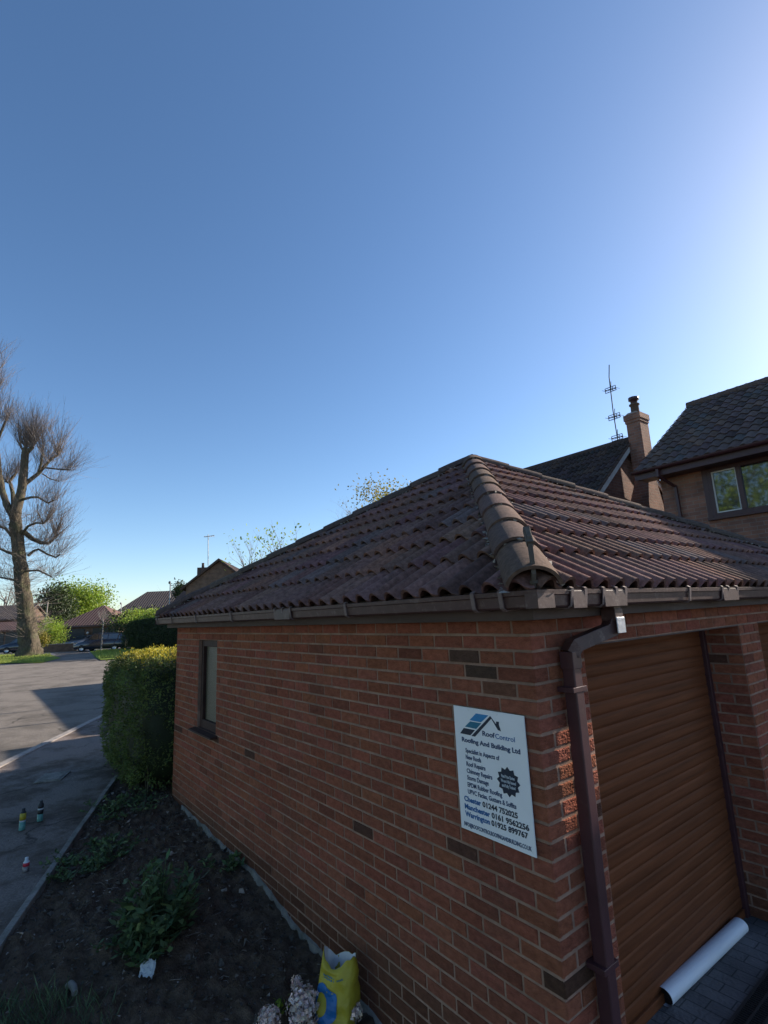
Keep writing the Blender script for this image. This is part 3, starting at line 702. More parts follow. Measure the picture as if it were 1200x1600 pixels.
# aerials on the chimney
ae=thing('tv_aerial','tall thin mast with three small stacked aerials beside the brick chimney','aerial',(-5.0,11.25,H+4.25))
mb=MB(); mb.tube([(.0,0,0),(-.02,0,1.0),(-.0,0,2.0)],.015,6); mb.tube([(0,0,2.0),(.05,0,2.34)],.014,6); mb.build('mast',M['black'],ae)
def yagi(z,l):
    mb=MB(); mb.tube([(-l*.5,-.05,z),(l*.5,.02,z)],.013,4)
    for i in range(5):
        x=-l*.5+l*i/4; mb.tube([(x-.03,-.14,z),(x+.03,.14,z)],.006,4)
    for x in (-l*.5,l*.2,l*.5): mb.tube([(x,-.02,z-.07),(x,-.02,z+.07)],.010,4)
    mb.tube([(-l*.5,-.02,z+.07),(l*.5,-.02,z+.07)],.009,4); mb.tube([(-l*.5,-.02,z-.07),(l*.5,-.02,z-.07)],.009,4)
    mb.tube([(0,-.02,z-.12),(.04,-.02,z+.22)],.009,4)
    return mb.build('aerial_array',M['black'],ae)
yagi(1.62,.30); yagi(.82,.32); yagi(.22,.30)
# low hipped garage whose shadow lies across the road, hidden behind our own roof
def simple_hip(parent,x0,x1,y0,y1,ze,zr,m,over=.2,ridge=None):
    mb=MB(); a=(y1-y0)/2+over; c=(y0+y1)/2; rx0,rx1=x0-over+a,x1+over-a
    if ridge is not None: rx0,rx1=ridge
    if rx1<rx0: rx0=rx1=(rx0+rx1)/2
    A=(x0-over,y0-over,ze);B=(x1+over,y0-over,ze);Cc=(x1+over,y1+over,ze);D=(x0-over,y1+over,ze);R0=(rx0,c,zr);R1=(rx1,c,zr)
    mb.face([A,B,R1,R0]);mb.face([B,Cc,R1]);mb.face([Cc,D,R0,R1]);mb.face([D,A,R0])
    lo=lambda p:(p[0],p[1],p[2]-.14)
    for p,q in ((A,B),(B,Cc),(Cc,D),(D,A)): mb.face([lo(p),lo(q),q,p])
    mb.face([lo(A),lo(D),lo(Cc),lo(B)])
    return mb.build('roof',m,parent)
def ribmat(name,c,axis=0,per=.3):
    m=mat(name,c,.85,.3,8,attr=False); t=m.node_tree; N=t.nodes.new; L=t.links.new; b=t.nodes['Principled BSDF']
    tc=N('ShaderNodeTexCoord'); w1=N('ShaderNodeTexWave'); w1.wave_type='BANDS'; w1.bands_direction='X'; w1.inputs['Scale'].default_value=1/per*.314; 
    w2=N('ShaderNodeTexWave'); w2.bands_direction='Z'; w2.wave_profile='SAW'; w2.inputs['Scale'].default_value=.314/.2
    L(tc.outputs['Object'],w1.inputs[0]); L(tc.outputs['Object'],w2.inputs[0])
    ad=N('ShaderNodeMath'); L(w1.outputs[1],ad.inputs[0]); L(w2.outputs[1],ad.inputs[1])
    bp=N('ShaderNodeBump'); bp.inputs['Distance'].default_value=.08; bp.inputs['Strength'].default_value=.9; L(ad.outputs[0],bp.inputs['Height']); L(bp.outputs[0],b.inputs['Normal'])
    return m
M['farred']=ribmat('far_red_tiles',(.14,.078,.064)); M['fargrey']=ribmat('far_brown_tiles',(.13,.095,.08))
hg=thing('brick_house','low gabled brick bungalow standing behind the foreground garage roof','house',(-14.6,9.0,0))
mb=MB(); mb.box((-5.2,-2.6,0),(5.2,2.6,3.1)); mb.build('wall',M['fbrick'],hg)
mb=MB()
for s_ in (-1,1): mb.prism([(0,4.92),(s_*2.9,2.92),(s_*2.9,2.80),(0,4.80)],-5.6,5.4,axis='x')
mb.build('roof',M['farred'],hg,fixn=True)
for x in (-5.2,5.0):
    mb=MB(); mb.prism([(-2.6,3.1),(2.6,3.1),(0,4.8)],x,x+.2,axis='x'); mb.build('gable',M['fbrick'],hg,fixn=True)
# ---------------------------------------------------------------- things placed by direction and distance
RZ=math.atan2(rv.y,rv.x)
def bg(u,D,z=.15):
    a=dv+r2*((u-600)/FPX)-u2*((958+.045*(600-u)-800)/FPX); p=CAM+a*D; return Vector((p.x,p.y,z))
# ---------------------------------------------------------------- foliage helpers
def shade(v,w=.25): 
    k=random.uniform(1-w,1+w)*v; return (k*random.uniform(.85,1.15),k,k*random.uniform(.8,1.1))
def crown_leaves(mb,cx,cy,cz,rx,ry,rz_,n,L,clumps=40,spread=.28,seed=0,low=-.6):
    rnd=random.Random(seed); cs=[]
    for i in range(clumps):
        while 1:
            p=Vector((rnd.uniform(-1,1),rnd.uniform(-1,1),rnd.uniform(low,1)))
            if .35<p.length<1: break
        cs.append((p,rnd.uniform(.55,1.3)))
    for i in range(n):
        p,b=rnd.choice(cs); q=p+Vector((rnd.gauss(0,spread),rnd.gauss(0,spread),rnd.gauss(0,spread*.8)))
        mb.leaf((cx+q.x*rx,cy+q.y*ry,cz+q.z*rz_),L*rnd.uniform(.6,1.3),L*.6*rnd.uniform(.7,1.2),col=shade(b,.2))
    return cs
def branchy(mb,p,d,l,r,depth,rnd,out,spread=.6,up=.15,seg=3,n=(2,4),shrink=.68,nmin=4):
    p=Vector(p); d=Vector(d).normalized(); pts=[p.copy()]; rad=[r]
    for i in range(seg):
        d=(d+Vector((rnd.gauss(0,.12),rnd.gauss(0,.12),rnd.gauss(0,.08)+up*.3))).normalized(); p=p+d*l/seg; pts.append(p.copy()); rad.append(r*(1-.45*(i+1)/seg))
    mb.tube(pts,rad,nmin if r>.03 else 3,cap=False)
    if depth==0: out.append(p); return
    for k in range(rnd.randint(*n)):
        i=rnd.randint(1,seg); q=pts[i]
        dd=(d+Vector((rnd.gauss(0,spread),rnd.gauss(0,spread),rnd.gauss(0,spread*.7)+up))).normalized()
        branchy(mb,q,dd,l*shrink*rnd.uniform(.7,1.15),rad[i]*.6,depth-1,rnd,out,spread,up,seg,n,shrink,nmin)
    out.append(p)
def leaf_tree(name,label,loc,h,rx,rz_,leafm,n,L,seed,trunk=.25,cz=.62,group=None,clumps=45,cat='tree'):
    t=thing(name,label,cat,loc,RZ,group); rnd=random.Random(seed)
    mb=MB(); tips=[]
    mb.tube([(0,0,-.1),(rnd.uniform(-.1,.1),0,h*.25),(rnd.uniform(-.2,.2),0,h*.45)],[trunk,trunk*.8,trunk*.6],8)
    for k in range(7):
        a=2*PI*k/7+rnd.uniform(-.3,.3); branchy(mb,(0,0,h*rnd.uniform(.22,.45)),(math.cos(a)*.7,math.sin(a)*.7,rnd.uniform(.5,1.3)),h*.30,trunk*.45,2,rnd,tips,up=.25)
    mb.build('trunk',M['bark'],t)
    mb=MB(); random.seed(seed)
    crown_leaves(mb,0,0,h*cz,rx,rx*.9,rz_,n,L,clumps,seed=seed)
    mb.build('crown',leafm,t); return t
# ---------------------------------------------------------------- big lime tree
def lime():
    t=thing('lime_tree','huge old lime tree with bare pollarded shoots and thick ridged trunk on the verge','tree',bg(46,41.5,.12),RZ)
    rnd=random.Random(11); s=19.4
    base=t.location.copy(); Fh=Vector((-rv.y,rv.x,0))
    def P(u,v,y=0):
        a=dv+r2*((u-600)/FPX)-u2*((v-800)/FPX); k=((base-CAM).dot(Fh)+y)/a.dot(Fh); p=CAM+a*k-base
        return Vector((p.dot(rv),y,p.z))
    mb=MB()
    def rough_tube(pts,rad,n=14,amp=.12):
        rows=[]
        # resample
        Q=[];Rr=[]
        for i in range(len(pts)-1):
            for k in range(7): Q.append(pts[i].lerp(pts[i+1],k/7)); Rr.append(rad[i]+(rad[i+1]-rad[i])*k/7)
        Q.append(pts[-1]);Rr.append(rad[-1])
        for q,r in zip(Q,Rr):
            rows.append([q+Vector((math.cos(2*PI*k/n),math.sin(2*PI*k/n),0))*r*(1+amp*noise.noise(Vector((k*1.3,q.z*.9,3)))+amp*.6*noise.noise(Vector((k*3.1,q.z*3,8)))) for k in range(n)])
        mb.grid(rows,closeu=True)
    rough_tube([P(46,1028),P(47,1012),P(43,985),P(40,950),P(34,900),P(29,860),P(25,820),P(23,800)],[1.0,.76,.64,.58,.50,.45,.42,.40],24,.36)
    rough_tube([P(24,802),P(30,782),P(34,764),P(37,740),P(39,712),P(40,700)],[.44,.38,.34,.31,.28,.24],12,.2)
    rough_tube([P(22,808),P(12,791),P(3,767),P(-2,740),P(-5,700),P(-6,665)],[.36,.30,.27,.24,.2,.16],10,.2)
    heads=[]
    def limb(pts,r0,r1,w=1.0):
        mb.tube(pts,[r0+(r1-r0)*i/(len(pts)-1) for i in range(len(pts))],7,cap=False)
        heads.append((pts[-1],w*.45,pts[-1]-pts[-2]))
        for i in range(len(pts)*4):
            q=rnd.uniform(.35,1)*(len(pts)-1); a=min(int(q),len(pts)-2); heads.append((pts[a].lerp(pts[a+1],q-a),w*.9/(len(pts)*4)*(.5+q/len(pts)),(pts[a+1]-pts[a])*.6))
    limb([P(34,760),P(47,750,.3),P(60,740,.5),P(72,726,.8),P(81,716,.9),P(91,711,1)],.20,.09,1.3)
    limb([P(60,740,.5),P(64,725,.2),P(67,708,0)],.12,.09,.9)
    limb([P(72,731,.8),P(90,733,.5),P(108,734,.3)],.08,.06,.8)
    limb([P(66,740,.5),P(78,748,.9),P(92,752,1.2)],.06,.04,.4)
    limb([P(37,780),P(48,777,-.5),P(60,777,-.8),P(75,786,-1),P(84,781,-1)],.12,.06,.7)
    limb([P(36,830),P(51,842,.6),P(64,848,.9),P(76,849,1.2),P(87,839,1.2)],.22,.10,1.5)
    limb([P(36,832),P(44,822,-.4),P(56,817,-.8),P(68,818,-1)],.12,.06,.9)
    limb([P(44,868),P(52,861,.5),P(60,858,.6),P(74,866,.8),P(87,871,.8),P(94,866,.9)],.12,.06,.8)
    limb([P(33,893),P(60,891,-.5),P(70,896,-.6),P(82,902,-.6)],.09,.05,.5)
    limb([P(22,800),P(20,770,.6),P(15,752,.8),P(26,738,1)],.20,.09,.8); limb([P(16,755,.8),P(8,752,.8)],.1,.07,.6)
    limb([P(-4,690),P(2,674),P(7,662),P(10,655)],.12,.08,.8); limb([P(-6,665),P(-7,640),P(-6,612),P(-10,590)],.15,.1,2.0)
    limb([P(3,767),P(-12,750,.6),P(-28,735,.8)],.18,.12,1.2); limb([P(-2,720),P(-18,700),P(-30,680)],.18,.12,1.5)
    limb([P(32,870),P(10,862,.4),P(-14,850,.6)],.14,.08,.8); limb([P(36,910),P(15,905,-.5),P(-10,900,-.6)],.1,.06,.6); limb([P(28,850),P(8,825,-.6),P(-8,820,-.6)],.14,.08,.8)
    for u_,v_,w_ in ((40,700,1.5),(52,698,1.1),(36,706,.8),(46,704,.9)): mb.tube([P(39,710),P(u_,v_)],[.2,.15],7); heads.append((P(u_,v_),w_,Vector((.1,0,1))))
    mb.build('trunk',M['bark'],t)
    tw=MB()
    def shoot(p,d,l,r,sub=True):
        pts=[p]; q=p.copy(); rad=[r]
        for i in range(4):
            d=(d+Vector((rnd.gauss(0,.05),rnd.gauss(0,.05),.05+rnd.gauss(0,.03)))).normalized(); q=q+d*l/4; pts.append(q.copy()); rad.append(r*(1-.75*(i+1)/4))
        tw.tube(pts,rad,3,cap=False,sm=False)
        for k in range(rnd.randint(1,3) if sub else 0):
            i=rnd.randint(1,3); dd=(d+Vector((rnd.gauss(0,.3),rnd.gauss(0,.3),rnd.gauss(0,.12)+.05))).normalized()
            a=pts[i]; b=a+dd*l*.3
            tw.tube([a,b],[r*.55,r*.2],3,cap=False,sm=False)
    def fan(p,hd,n,sp=.25):
        for i in range(n):
            d=Vector((rnd.gauss(0,.65),rnd.gauss(0,.65),.95+rnd.gauss(0,.35)))+hd*.6
            shoot(p+Vector((rnd.gauss(0,sp),rnd.gauss(0,sp),rnd.gauss(0,.12))),d.normalized(),rnd.uniform(1.1,3.3),rnd.uniform(.007,.015))
    for p,k,hd in heads:
        hd=Vector(hd).normalized()
        if k<.4: fan(p,hd,int(110*k+rnd.random())); continue
        for q in range(int(4+5*k)):       # forks that carry the shoots
            d=(Vector((rnd.gauss(0,.55),rnd.gauss(0,.55),.95+rnd.gauss(0,.2)))+hd*.6).normalized(); l=rnd.uniform(.7,2.3); a=p.copy(); pts=[a]; 
            for w_ in range(3): d=(d+Vector((rnd.gauss(0,.12),rnd.gauss(0,.12),.12))).normalized(); a=a+d*l/3; pts.append(a)
            tw.tube(pts,[.055,.045,.035,.022],5,cap=False)
            for w_ in range(1,4): fan(pts[w_],d,rnd.randint(3,6),.08)
    TP=[(47,1012),(43,985),(40,950),(34,900),(29,860),(25,820),(23,800)]
    for i in range(620):
        v=rnd.uniform(802,1000)
        for (ua,va),(ub,vb) in zip(TP,TP[1:]):
            if vb<=v<=va: u_=ua+(ub-ua)*(va-v)/(va-vb)
        a=rnd.uniform(0,2*PI); d=Vector((math.cos(a),math.sin(a),rnd.uniform(-.25,.7))).normalized()
        shoot(P(u_,v)+Vector((math.cos(a)*.4,math.sin(a)*.4,0)),d,rnd.uniform(.8,2.9),rnd.uniform(.007,.014))
    tw.build('crown',M['twig'],t)
lime()
# ---------------------------------------------------------------- verges, far drive and footway
def patch(name,pts,z,m,kind='structure'):
    mb=MB(); mb.face([(p[0],p[1],z) for p in pts]); o=mb.build(name,m)
    if o.data.polygons[0].normal.z<0: o.data.flip_normals()
    return tag(o,kind=kind)
def G(u,v,z=.17):
    a=dv+r2*((u-600)/FPX)-u2*((v-800)/FPX); t=(z-CAM.z)/a.z; return CAM+a*t
patch('far_footway',[G(-200,1037),G(500,1023),G(500,1003),G(-200,1016)],.158,M['conc'])
patch('grass_verge',[G(-120,1039,.2),G(66,1035,.2),G(95,1028,.2),G(80,1023,.2),G(-120,1024,.2)],.20,M['grass'])
patch('grass_verge',[G(150,1028,.2),G(158,1031,.2),G(200,1028,.2),G(290,1023,.2),G(420,1017,.2),G(420,1005,.2),G(290,1009,.2),G(140,1017,.2)],.20,M['grass'])
patch('far_driveway',[G(70,1034.5,.175),G(152,1031,.175),G(134,1016,.175),G(190,1003,.175),G(60,1008,.175),G(88,1022,.175)],.175,M['asphalt'])
def tufts(name,P,n,h,m,zf,par=None,lab=None):
    mb=MB()
    for i in range(n):
        u,v=random.random(),random.random()
        p=Vector(P[0]).lerp(Vector(P[1]),u).lerp(Vector(P[3]).lerp(Vector(P[2]),u),v); z=zf(p.x,p.y)
        for k in range(3):
            a=random.uniform(0,2*PI); l=h*random.uniform(.5,1.3); c=shade(1,.3)
            mb.leaf((p.x,p.y,z-.02),l,l*.12,d=(math.cos(a)*.5,math.sin(a)*.5,1),col=c)
    o=mb.build(name,m); return tag(o,kind='stuff',cat='grass',label=lab)
M['vblade']=mat('verge_blade',(.30,.36,.08),.8,.3,1,attr=True,trans=.3)
tufts('verge_grass',[G(-60,1038,.2),G(66,1034,.2),G(80,1023,.2),G(-60,1025,.2)],3500,.20,M['vblade'],lambda x,y:.2,lab='sunlit mown grass round the foot of the big lime tree')
tufts('verge_grass',[G(152,1029,.2),G(330,1021,.2),G(330,1010,.2),G(150,1017,.2)],5000,.20,M['vblade'],lambda x,y:.2,lab='sunlit mown grass below the long clipped hedge')
# ---------------------------------------------------------------- hedges
def hedge(name,label,loc,rz,sx,sy,sz,n,L,m,rnd_r=.3,seed=0,zb=0.0,wob=.06,trunks=False,inner=.88,lit=None):
    """rounded box hedge, local x in 0..sx, y in 0..sy, z in 0..sz"""
    t=thing(name,label,'hedge',loc,rz); rn=random.Random(seed)
    def sp(u,v,inn=1.0):     # superellipsoid surface point
        a=math.sin(v); b=math.cos(v); e=.36
        sg=lambda q,e:math.copysign(abs(q)**e,q)
        d=Vector((sg(b,e)*sg(math.cos(u),e),sg(b,e)*sg(math.sin(u),e),sg(a,e)))
        w_=1+wob*noise.noise(Vector((d.x*2.2*sx,d.y*2.2*sy,d.z*2.2*sz))*.6+Vector((seed,0,0)))
        return Vector((sx/2+d.x*sx/2*inn*w_,sy/2+d.y*sy/2*inn*w_,sz/2+d.z*sz/2*inn*w_)),d
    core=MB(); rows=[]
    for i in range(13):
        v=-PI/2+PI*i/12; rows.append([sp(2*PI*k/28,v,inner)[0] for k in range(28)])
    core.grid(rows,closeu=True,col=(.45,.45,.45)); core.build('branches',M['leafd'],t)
    mb=MB(); random.seed(seed)
    for i in range(n):
        # sample boxes evenly by area
        A=[sy*sz,sy*sz,sx*sz,sx*sz,sx*sy]; k=rn.choices(range(5),A)[0]; a=rn.uniform(-1,1); b=rn.uniform(-1,1)
        q={0:(1,a,b),1:(-1,a,b),2:(a,1,b),3:(a,-1,b),4:(a,b,1)}[k]; q=Vector(q)
        pw=4.2; nm=(abs(q.x)**pw+abs(q.y)**pw+abs(q.z)**pw)**(1/pw); d=q/nm
        dep=1-abs(rn.gauss(0,.05)) if rn.random()>.05 else 1+abs(rn.gauss(0,.03))
        w_=1+wob*noise.noise(Vector((d.x*2.2*sx,d.y*2.2*sy,d.z*2.2*sz))*.6+Vector((seed,0,0)))
        p=Vector((sx/2+d.x*sx/2*w_*dep,sy/2+d.y*sy/2*w_*dep,sz/2+d.z*sz/2*w_*dep))
        nn=Vector((abs(d.x)**3*math.copysign(1,d.x),abs(d.y)**3*math.copysign(1,d.y),abs(d.z)**3*math.copysign(1,d.z))).normalized()
        dd=(nn*rn.uniform(.2,1)+Vector((rn.gauss(0,.6),rn.gauss(0,.6),rn.gauss(.25,.5)))).normalized()
        cl=noise.noise(p*3.1+Vector((seed,3,1))); tone=1+.6*cl
        top_=lit and (d.z>.93+.08*noise.noise(p*4))  # top leaves tinted yellower: new growth, plus sunlight painted into their colour
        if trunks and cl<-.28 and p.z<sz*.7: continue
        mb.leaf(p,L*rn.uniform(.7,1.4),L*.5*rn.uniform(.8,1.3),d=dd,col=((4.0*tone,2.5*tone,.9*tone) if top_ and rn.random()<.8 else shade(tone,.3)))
    mb.build('foliage',m,t)
    return t
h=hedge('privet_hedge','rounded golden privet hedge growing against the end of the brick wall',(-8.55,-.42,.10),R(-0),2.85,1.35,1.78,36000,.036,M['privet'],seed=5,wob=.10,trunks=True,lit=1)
mb=MB(); rn=random.Random(9)
for k in range(20):
    x=rn.uniform(1.0,2.7); y=rn.uniform(.2,.6); mb.tube([(x,y,-.05),(x+rn.gauss(0,.08),y+rn.gauss(0,.05),.5),(x+rn.gauss(0,.15),y+rn.gauss(0,.1),1.1)],[.014,.011,.006],4)
for k in range(700):   # sprays standing proud of the clipped top
    x=rn.uniform(.1,2.95); y=rn.uniform(.15,1.2); z=1.70+rn.uniform(-.02,.06)
    e=max(0,abs((x-1.52)/1.5)-.75)*.9; z-=e
    mb.tube([(x,y,z),(x+rn.gauss(0,.02),y+rn.gauss(0,.02),z+rn.uniform(.02,.07))],[.002,.001],3,cap=False)
tag(mb.build('stems',M['bark'],h),kind='stuff')
c=bg(262,42,.15); 
hedge('clipped_hedge','long dark clipped hedge beyond the road behind the sunlit verge',bg(184,43.5,.1),RZ-R(6),9.5,2.2,2.65,22000,.12,M['leafd'],seed=8,wob=.03)
# ---------------------------------------------------------------- far buildings
def far_house(label,u,D,w_,d_,ze,zr,roofm,kind='hip',cat='house',rz=0,name='house',doors=(),wins=(),gutter=None,chim=None,z0=.15,ridge=None):
    t=thing(name,label,cat,bg(u,D,z0),RZ+rz)
    mb=MB(); mb.box((-w_/2,0,-.3),(w_/2,d_,ze))
    if kind=='side': mb.prism([(0,ze-.02),(d_,ze-.02),(d_/2,zr-.05)],-w_/2+.001,w_/2-.001,axis='x')
    if kind=='gable': mb.prism([(-w_/2,ze-.02),(w_/2,ze-.02),(0,zr-.06)],0.001,d_-.001)
    mb.build('wall',M['fbrick'],t,fixn=True)
    if kind=='hip': simple_hip(t,-w_/2,w_/2,0,d_,ze,zr,roofm,over=.35,ridge=ridge)
    elif kind=='gable':
        mb=MB(); o=.35
        for s_ in (-1,1): mb.prism([(0,zr),(s_*(w_/2+o),ze-(zr-ze)*o/(w_/2)),(s_*(w_/2+o),ze-(zr-ze)*o/(w_/2)+.16),(0,zr+.18)],-.3,d_+.3)
        mb.build('roof',roofm,t,fixn=True)
    else:
        mb=MB(); o=.4
        for s_ in (0,1):
            y0=-o if s_==0 else d_+o
            mb.prism([(y0,ze-.05),(d_/2,zr),(d_/2,zr+.12),(y0,ze+.12)],-w_/2-.2,w_/2+.2,axis='x')
        mb.build('roof',roofm,t,fixn=True)
    for (x0,x1,za,zb_) in doors:
        mb=MB(); mb.box((x0,-.03,za),(x1,-.001,zb_)); mb.build('door',M['black'],t)
    for (x0,x1,za,zb_) in wins:
        fr=MB(); fr.box((x0-.06,-.05,za-.06),(x1+.06,-.001,zb_+.06)); f=fr.build('window',M['whitep'],t)
        p=MB(); p.box((x0,-.07,za),(x1,-.052,zb_)); p.build('pane',M['glass'],f)
    if gutter:
        mb=MB(); mb.box((-w_/2-.4,-.5,ze-.16),(w_/2+.4,-.37,ze-.04)); mb.build('gutter',gutter,t)
    if chim:
        x,y,zt_=chim; mb=MB(); mb.box((x-.4,y-.3,ze),(x+.4,y+.3,zt_)); c_=mb.build('chimney',M['fbrick'],t)
        mb=MB(); mb.lathe([(.12,0),(.10,.35),(.13,.4)],8,c=(x,y,zt_)); mb.build('chimney_pot',M['cap'],c_)
    return t
s=54/FPX
fg=far_house('distant double garage with reddish hipped roof and two dark doors behind the lime tree',138,54,6.3,6.0,2.35,4.45,M['farred'],cat='garage',name='brick_garage',doors=((-2.9,-.35,.0,2.0),(.5,2.9,.0,2.0)),gutter=M['pvc'],ridge=(-.2,-.1))
mb=MB(); mb.lathe([(.02,-.14),(.12,-.08),(.14,0),(.12,.08),(.02,.14)],10,c=(.07,-.15,1.55)); mb.build('lamp',M['whitep'],fg)
far_house('distant house with broad brown hipped roof and white gutter above the clipped hedge',240,62,10.5,8,3.2,6.3,M['fargrey'],gutter=M['whitep'],wins=((-3,-1.5,1,2.2),(1,2.5,1,2.2)),ridge=(-2.8,3.2))
gh=far_house('distant gabled brick house with dark verges rising behind the garage eaves',341,40,5.0,9,4.9,6.85,M['tile_dark'],kind='gable',chim=(-2.1,3.5,6.7),rz=R(6))
far_house('dark two storey house with lean-to roof at the far left behind the lime trunk',-8,57,6.0,4,3.3,4.9,M['fargrey'],kind='side',wins=((-2.6,-1.4,2.4,3.0),))
far_house('low garage with tiled roof at the far left edge beside the dark parked car',4,53,5.2,3,2.1,2.95,M['farred'],kind='side',cat='garage',name='brick_garage',doors=((-2.2,.2,0,1.95),(.4,2.4,0,1.95)))
far_house('dark low roofed house partly hidden between the hipped roof and the gabled house',288,48,4.2,6,3.0,5.3,M['tile_dark'],kind='side',rz=R(-15),wins=((-1.2,0,2.0,2.6),))
ua=thing('tv_aerial','slim aerial pole on the distant gabled house chimney','aerial',gh.location+Vector((0,0,0)),RZ)
mb=MB(); mb.tube([(-2.1,3.5,6.9),(-2.15,3.5,9.6)],.035,5); mb.tube([(-2.5,3.5,9.4),(-1.6,3.5,9.5)],.03,4)
for k in range(5): mb.tube([(-2.4+.18*k,3.2,9.42),(-2.4+.18*k,3.8,9.42)],.02,3)
mb.build('mast',M['galv'],ua)
# low brick garden wall in front of the far garage
gw=thing('garden_wall','low brick garden wall beside the yellow flowering bush','wall',bg(70,48,.1),RZ)
mb=MB(); mb.box((0,0,0),(3.0,.22,.75)); mb.build('wall',M['fbrick'],gw)
mb=MB(); mb.box((-.03,-.03,.752),(3.03,.25,.81)); mb.build('coping',M['conc'],gw)
# lamp posts and poles
def post(name,label,cat,u,D,h_,r_,lamp=False,m='galv',lean=0):
    t=thing(name,label,cat,bg(u,D,.1),RZ); mb=MB(); mb.tube([(0,0,0),(lean*.5,0,h_*.5),(lean,0,h_)],[r_*1.3,r_,r_*.7],8); mb.build('post',M[m],t)
    if lamp:
        mb=MB(); mb.tube([(lean-.1,0,h_),(lean-.02,-.1,h_+.1),(lean+.15,-.5,h_+.12)],[.07,.11,.06],6); mb.build('lamp_head',M['galv'],t)
    return t
post('street_lamp','grey street lamp column rising beside the distant hipped house','lamp post',264,44,5.6,.07,True)
post('telegraph_pole','pale leaning pole behind the lime trunk and above the green bush','pole',69,50,4.8,.08,False,'conc',.15)
post('street_lamp','short grey lamp column against the left slope of the distant hipped roof','lamp post',188,58,4.6,.06,True)
# ---------------------------------------------------------------- far trees and shrubs
leaf_tree('green_tree','bright green leafy tree rising behind the distant double garage',bg(117,72,.1),9.0,3.4,3.3,M['leafg'],12000,.34,21,cz=.58)
leaf_tree('green_tree','darker green tree between the lime trunk and the bright green tree',bg(84,66,.1),7.6,2.4,3.0,M['leafd'],6500,.30,22,cz=.58)
leaf_tree('green_shrub','round light green shrub between the lime trunk and the far garage',bg(81,49,.1),3.3,1.15,1.5,M['leafg'],5000,.14,23,cz=.52,trunk=.08,cat='shrub')
leaf_tree('flowering_shrub','yellow flowering bush at the foot of the lime trunk',bg(66,46,.1),2.3,.55,.75,M['leafy'],1300,.13,24,cz=.55,trunk=.05,cat='shrub')
leaf_tree('dark_shrub','dark evergreen mass behind the clipped hedge below the hipped roof',bg(214,50,.1),4.0,2.5,1.3,M['leafd'],4200,.22,25,cz=.62,trunk=.1,cat='shrub')
leaf_tree('green_shrub','pale green shrub showing over the clipped hedge near the gutter end',bg(222,46,.1),3.6,2.0,.65,M['leafg'],1500,.18,26,cz=.82,trunk=.06,cat='shrub')
leaf_tree('yellow_tree','yellow green tree top just above the garage hip',bg(622,52,.1),14.5,4.2,3.2,M['leafy'],2600,.30,27,cz=.86,trunk=.3,clumps=30)
leaf_tree('conifer','small dark evergreen top between the lamp column and the gabled house',bg(281,56,.1),6.9,.7,1.2,M['leafd'],1500,.22,28,cz=.82,trunk=.1)
def bare_tree(name,label,u,D,h_,seed,trunk,depth=4,z0=.1,start=.35,l=.3,leaves=0,leafm=None,spread=.5,L=.2,loc=None,tm='twig'):
    t=thing(name,label,'tree',loc if loc is not None else bg(u,D,z0),RZ); rn=random.Random(seed); mb=MB(); tips=[]
    mb.tube([(0,0,-.1),(rn.gauss(0,.03)*h_,0,h_*start),(rn.gauss(0,.03)*h_,0,h_*.62)],[trunk,trunk*.75,trunk*.45],8)
    for k in range(8):
        a=2*PI*k/8+rn.uniform(-.4,.4); z=h_*rn.uniform(start,.62)
        branchy(mb,(0,0,z),(math.cos(a)*.6,math.sin(a)*.6,rn.uniform(.5,1.4)),h_*l,trunk*.42,depth-1,rn,tips,spread=spread,up=.15,n=(3,4),shrink=.62)
    mb.build('trunk',M[tm],t)
    if leaves:
        mb=MB(); random.seed(seed)
        for i in range(leaves):
            p=rn.choice(tips); mb.leaf(p+Vector((rn.gauss(0,L),rn.gauss(0,L),rn.gauss(0,L))),L*rn.uniform(.6,1.3),L*.6,col=shade(1,.3))
        mb.build('crown',leafm,t)
    return t
bare_tree('bare_tree','small bare twiggy tree in front of the distant garage and car',160,45,4.6,31,.055,depth=4,start=.55,l=.13,tm='conc')
bare_tree('bare_tree','leafless spreading tree seen above the garage hip beside the yellow tree',563,44,12.3,32,.28,depth=5,start=.5,l=.21,spread=.6)
bare_tree('bare_tree','thin bare tree at the left edge behind the lime tree',6,70,11,33,.18,depth=4,start=.3,l=.28)
bare_tree('sapling','loose sapling with small pale leaves poking above the garage hip on the left',392,17,5.6,34,.04,depth=3,start=.55,l=.17,leaves=130,leafm=M['leafg'],L=.10)
bare_tree('sapling','straggly young tree with upright bare stems above the garage hip',452,15,5.7,35,.05,depth=3,start=.6,l=.17,leaves=190,leafm=M['leafg'],L=.10,spread=.35)
# trees across the lane behind the photographer, seen mirrored in the house window
leaf_tree('green_tree','tall broad tree across the lane mirrored in the house window, left of the pair',(-12,-17,.0),13,5.5,5.5,M['leafg'],5200,.42,41,trunk=.35,cz=.58)
leaf_tree('green_tree','tall broad tree across the lane mirrored in the house window, right of the pair',(-3.5,-19,.0),14,5.5,6,M['leafg'],7000,.42,42,trunk=.35,cz=.58)
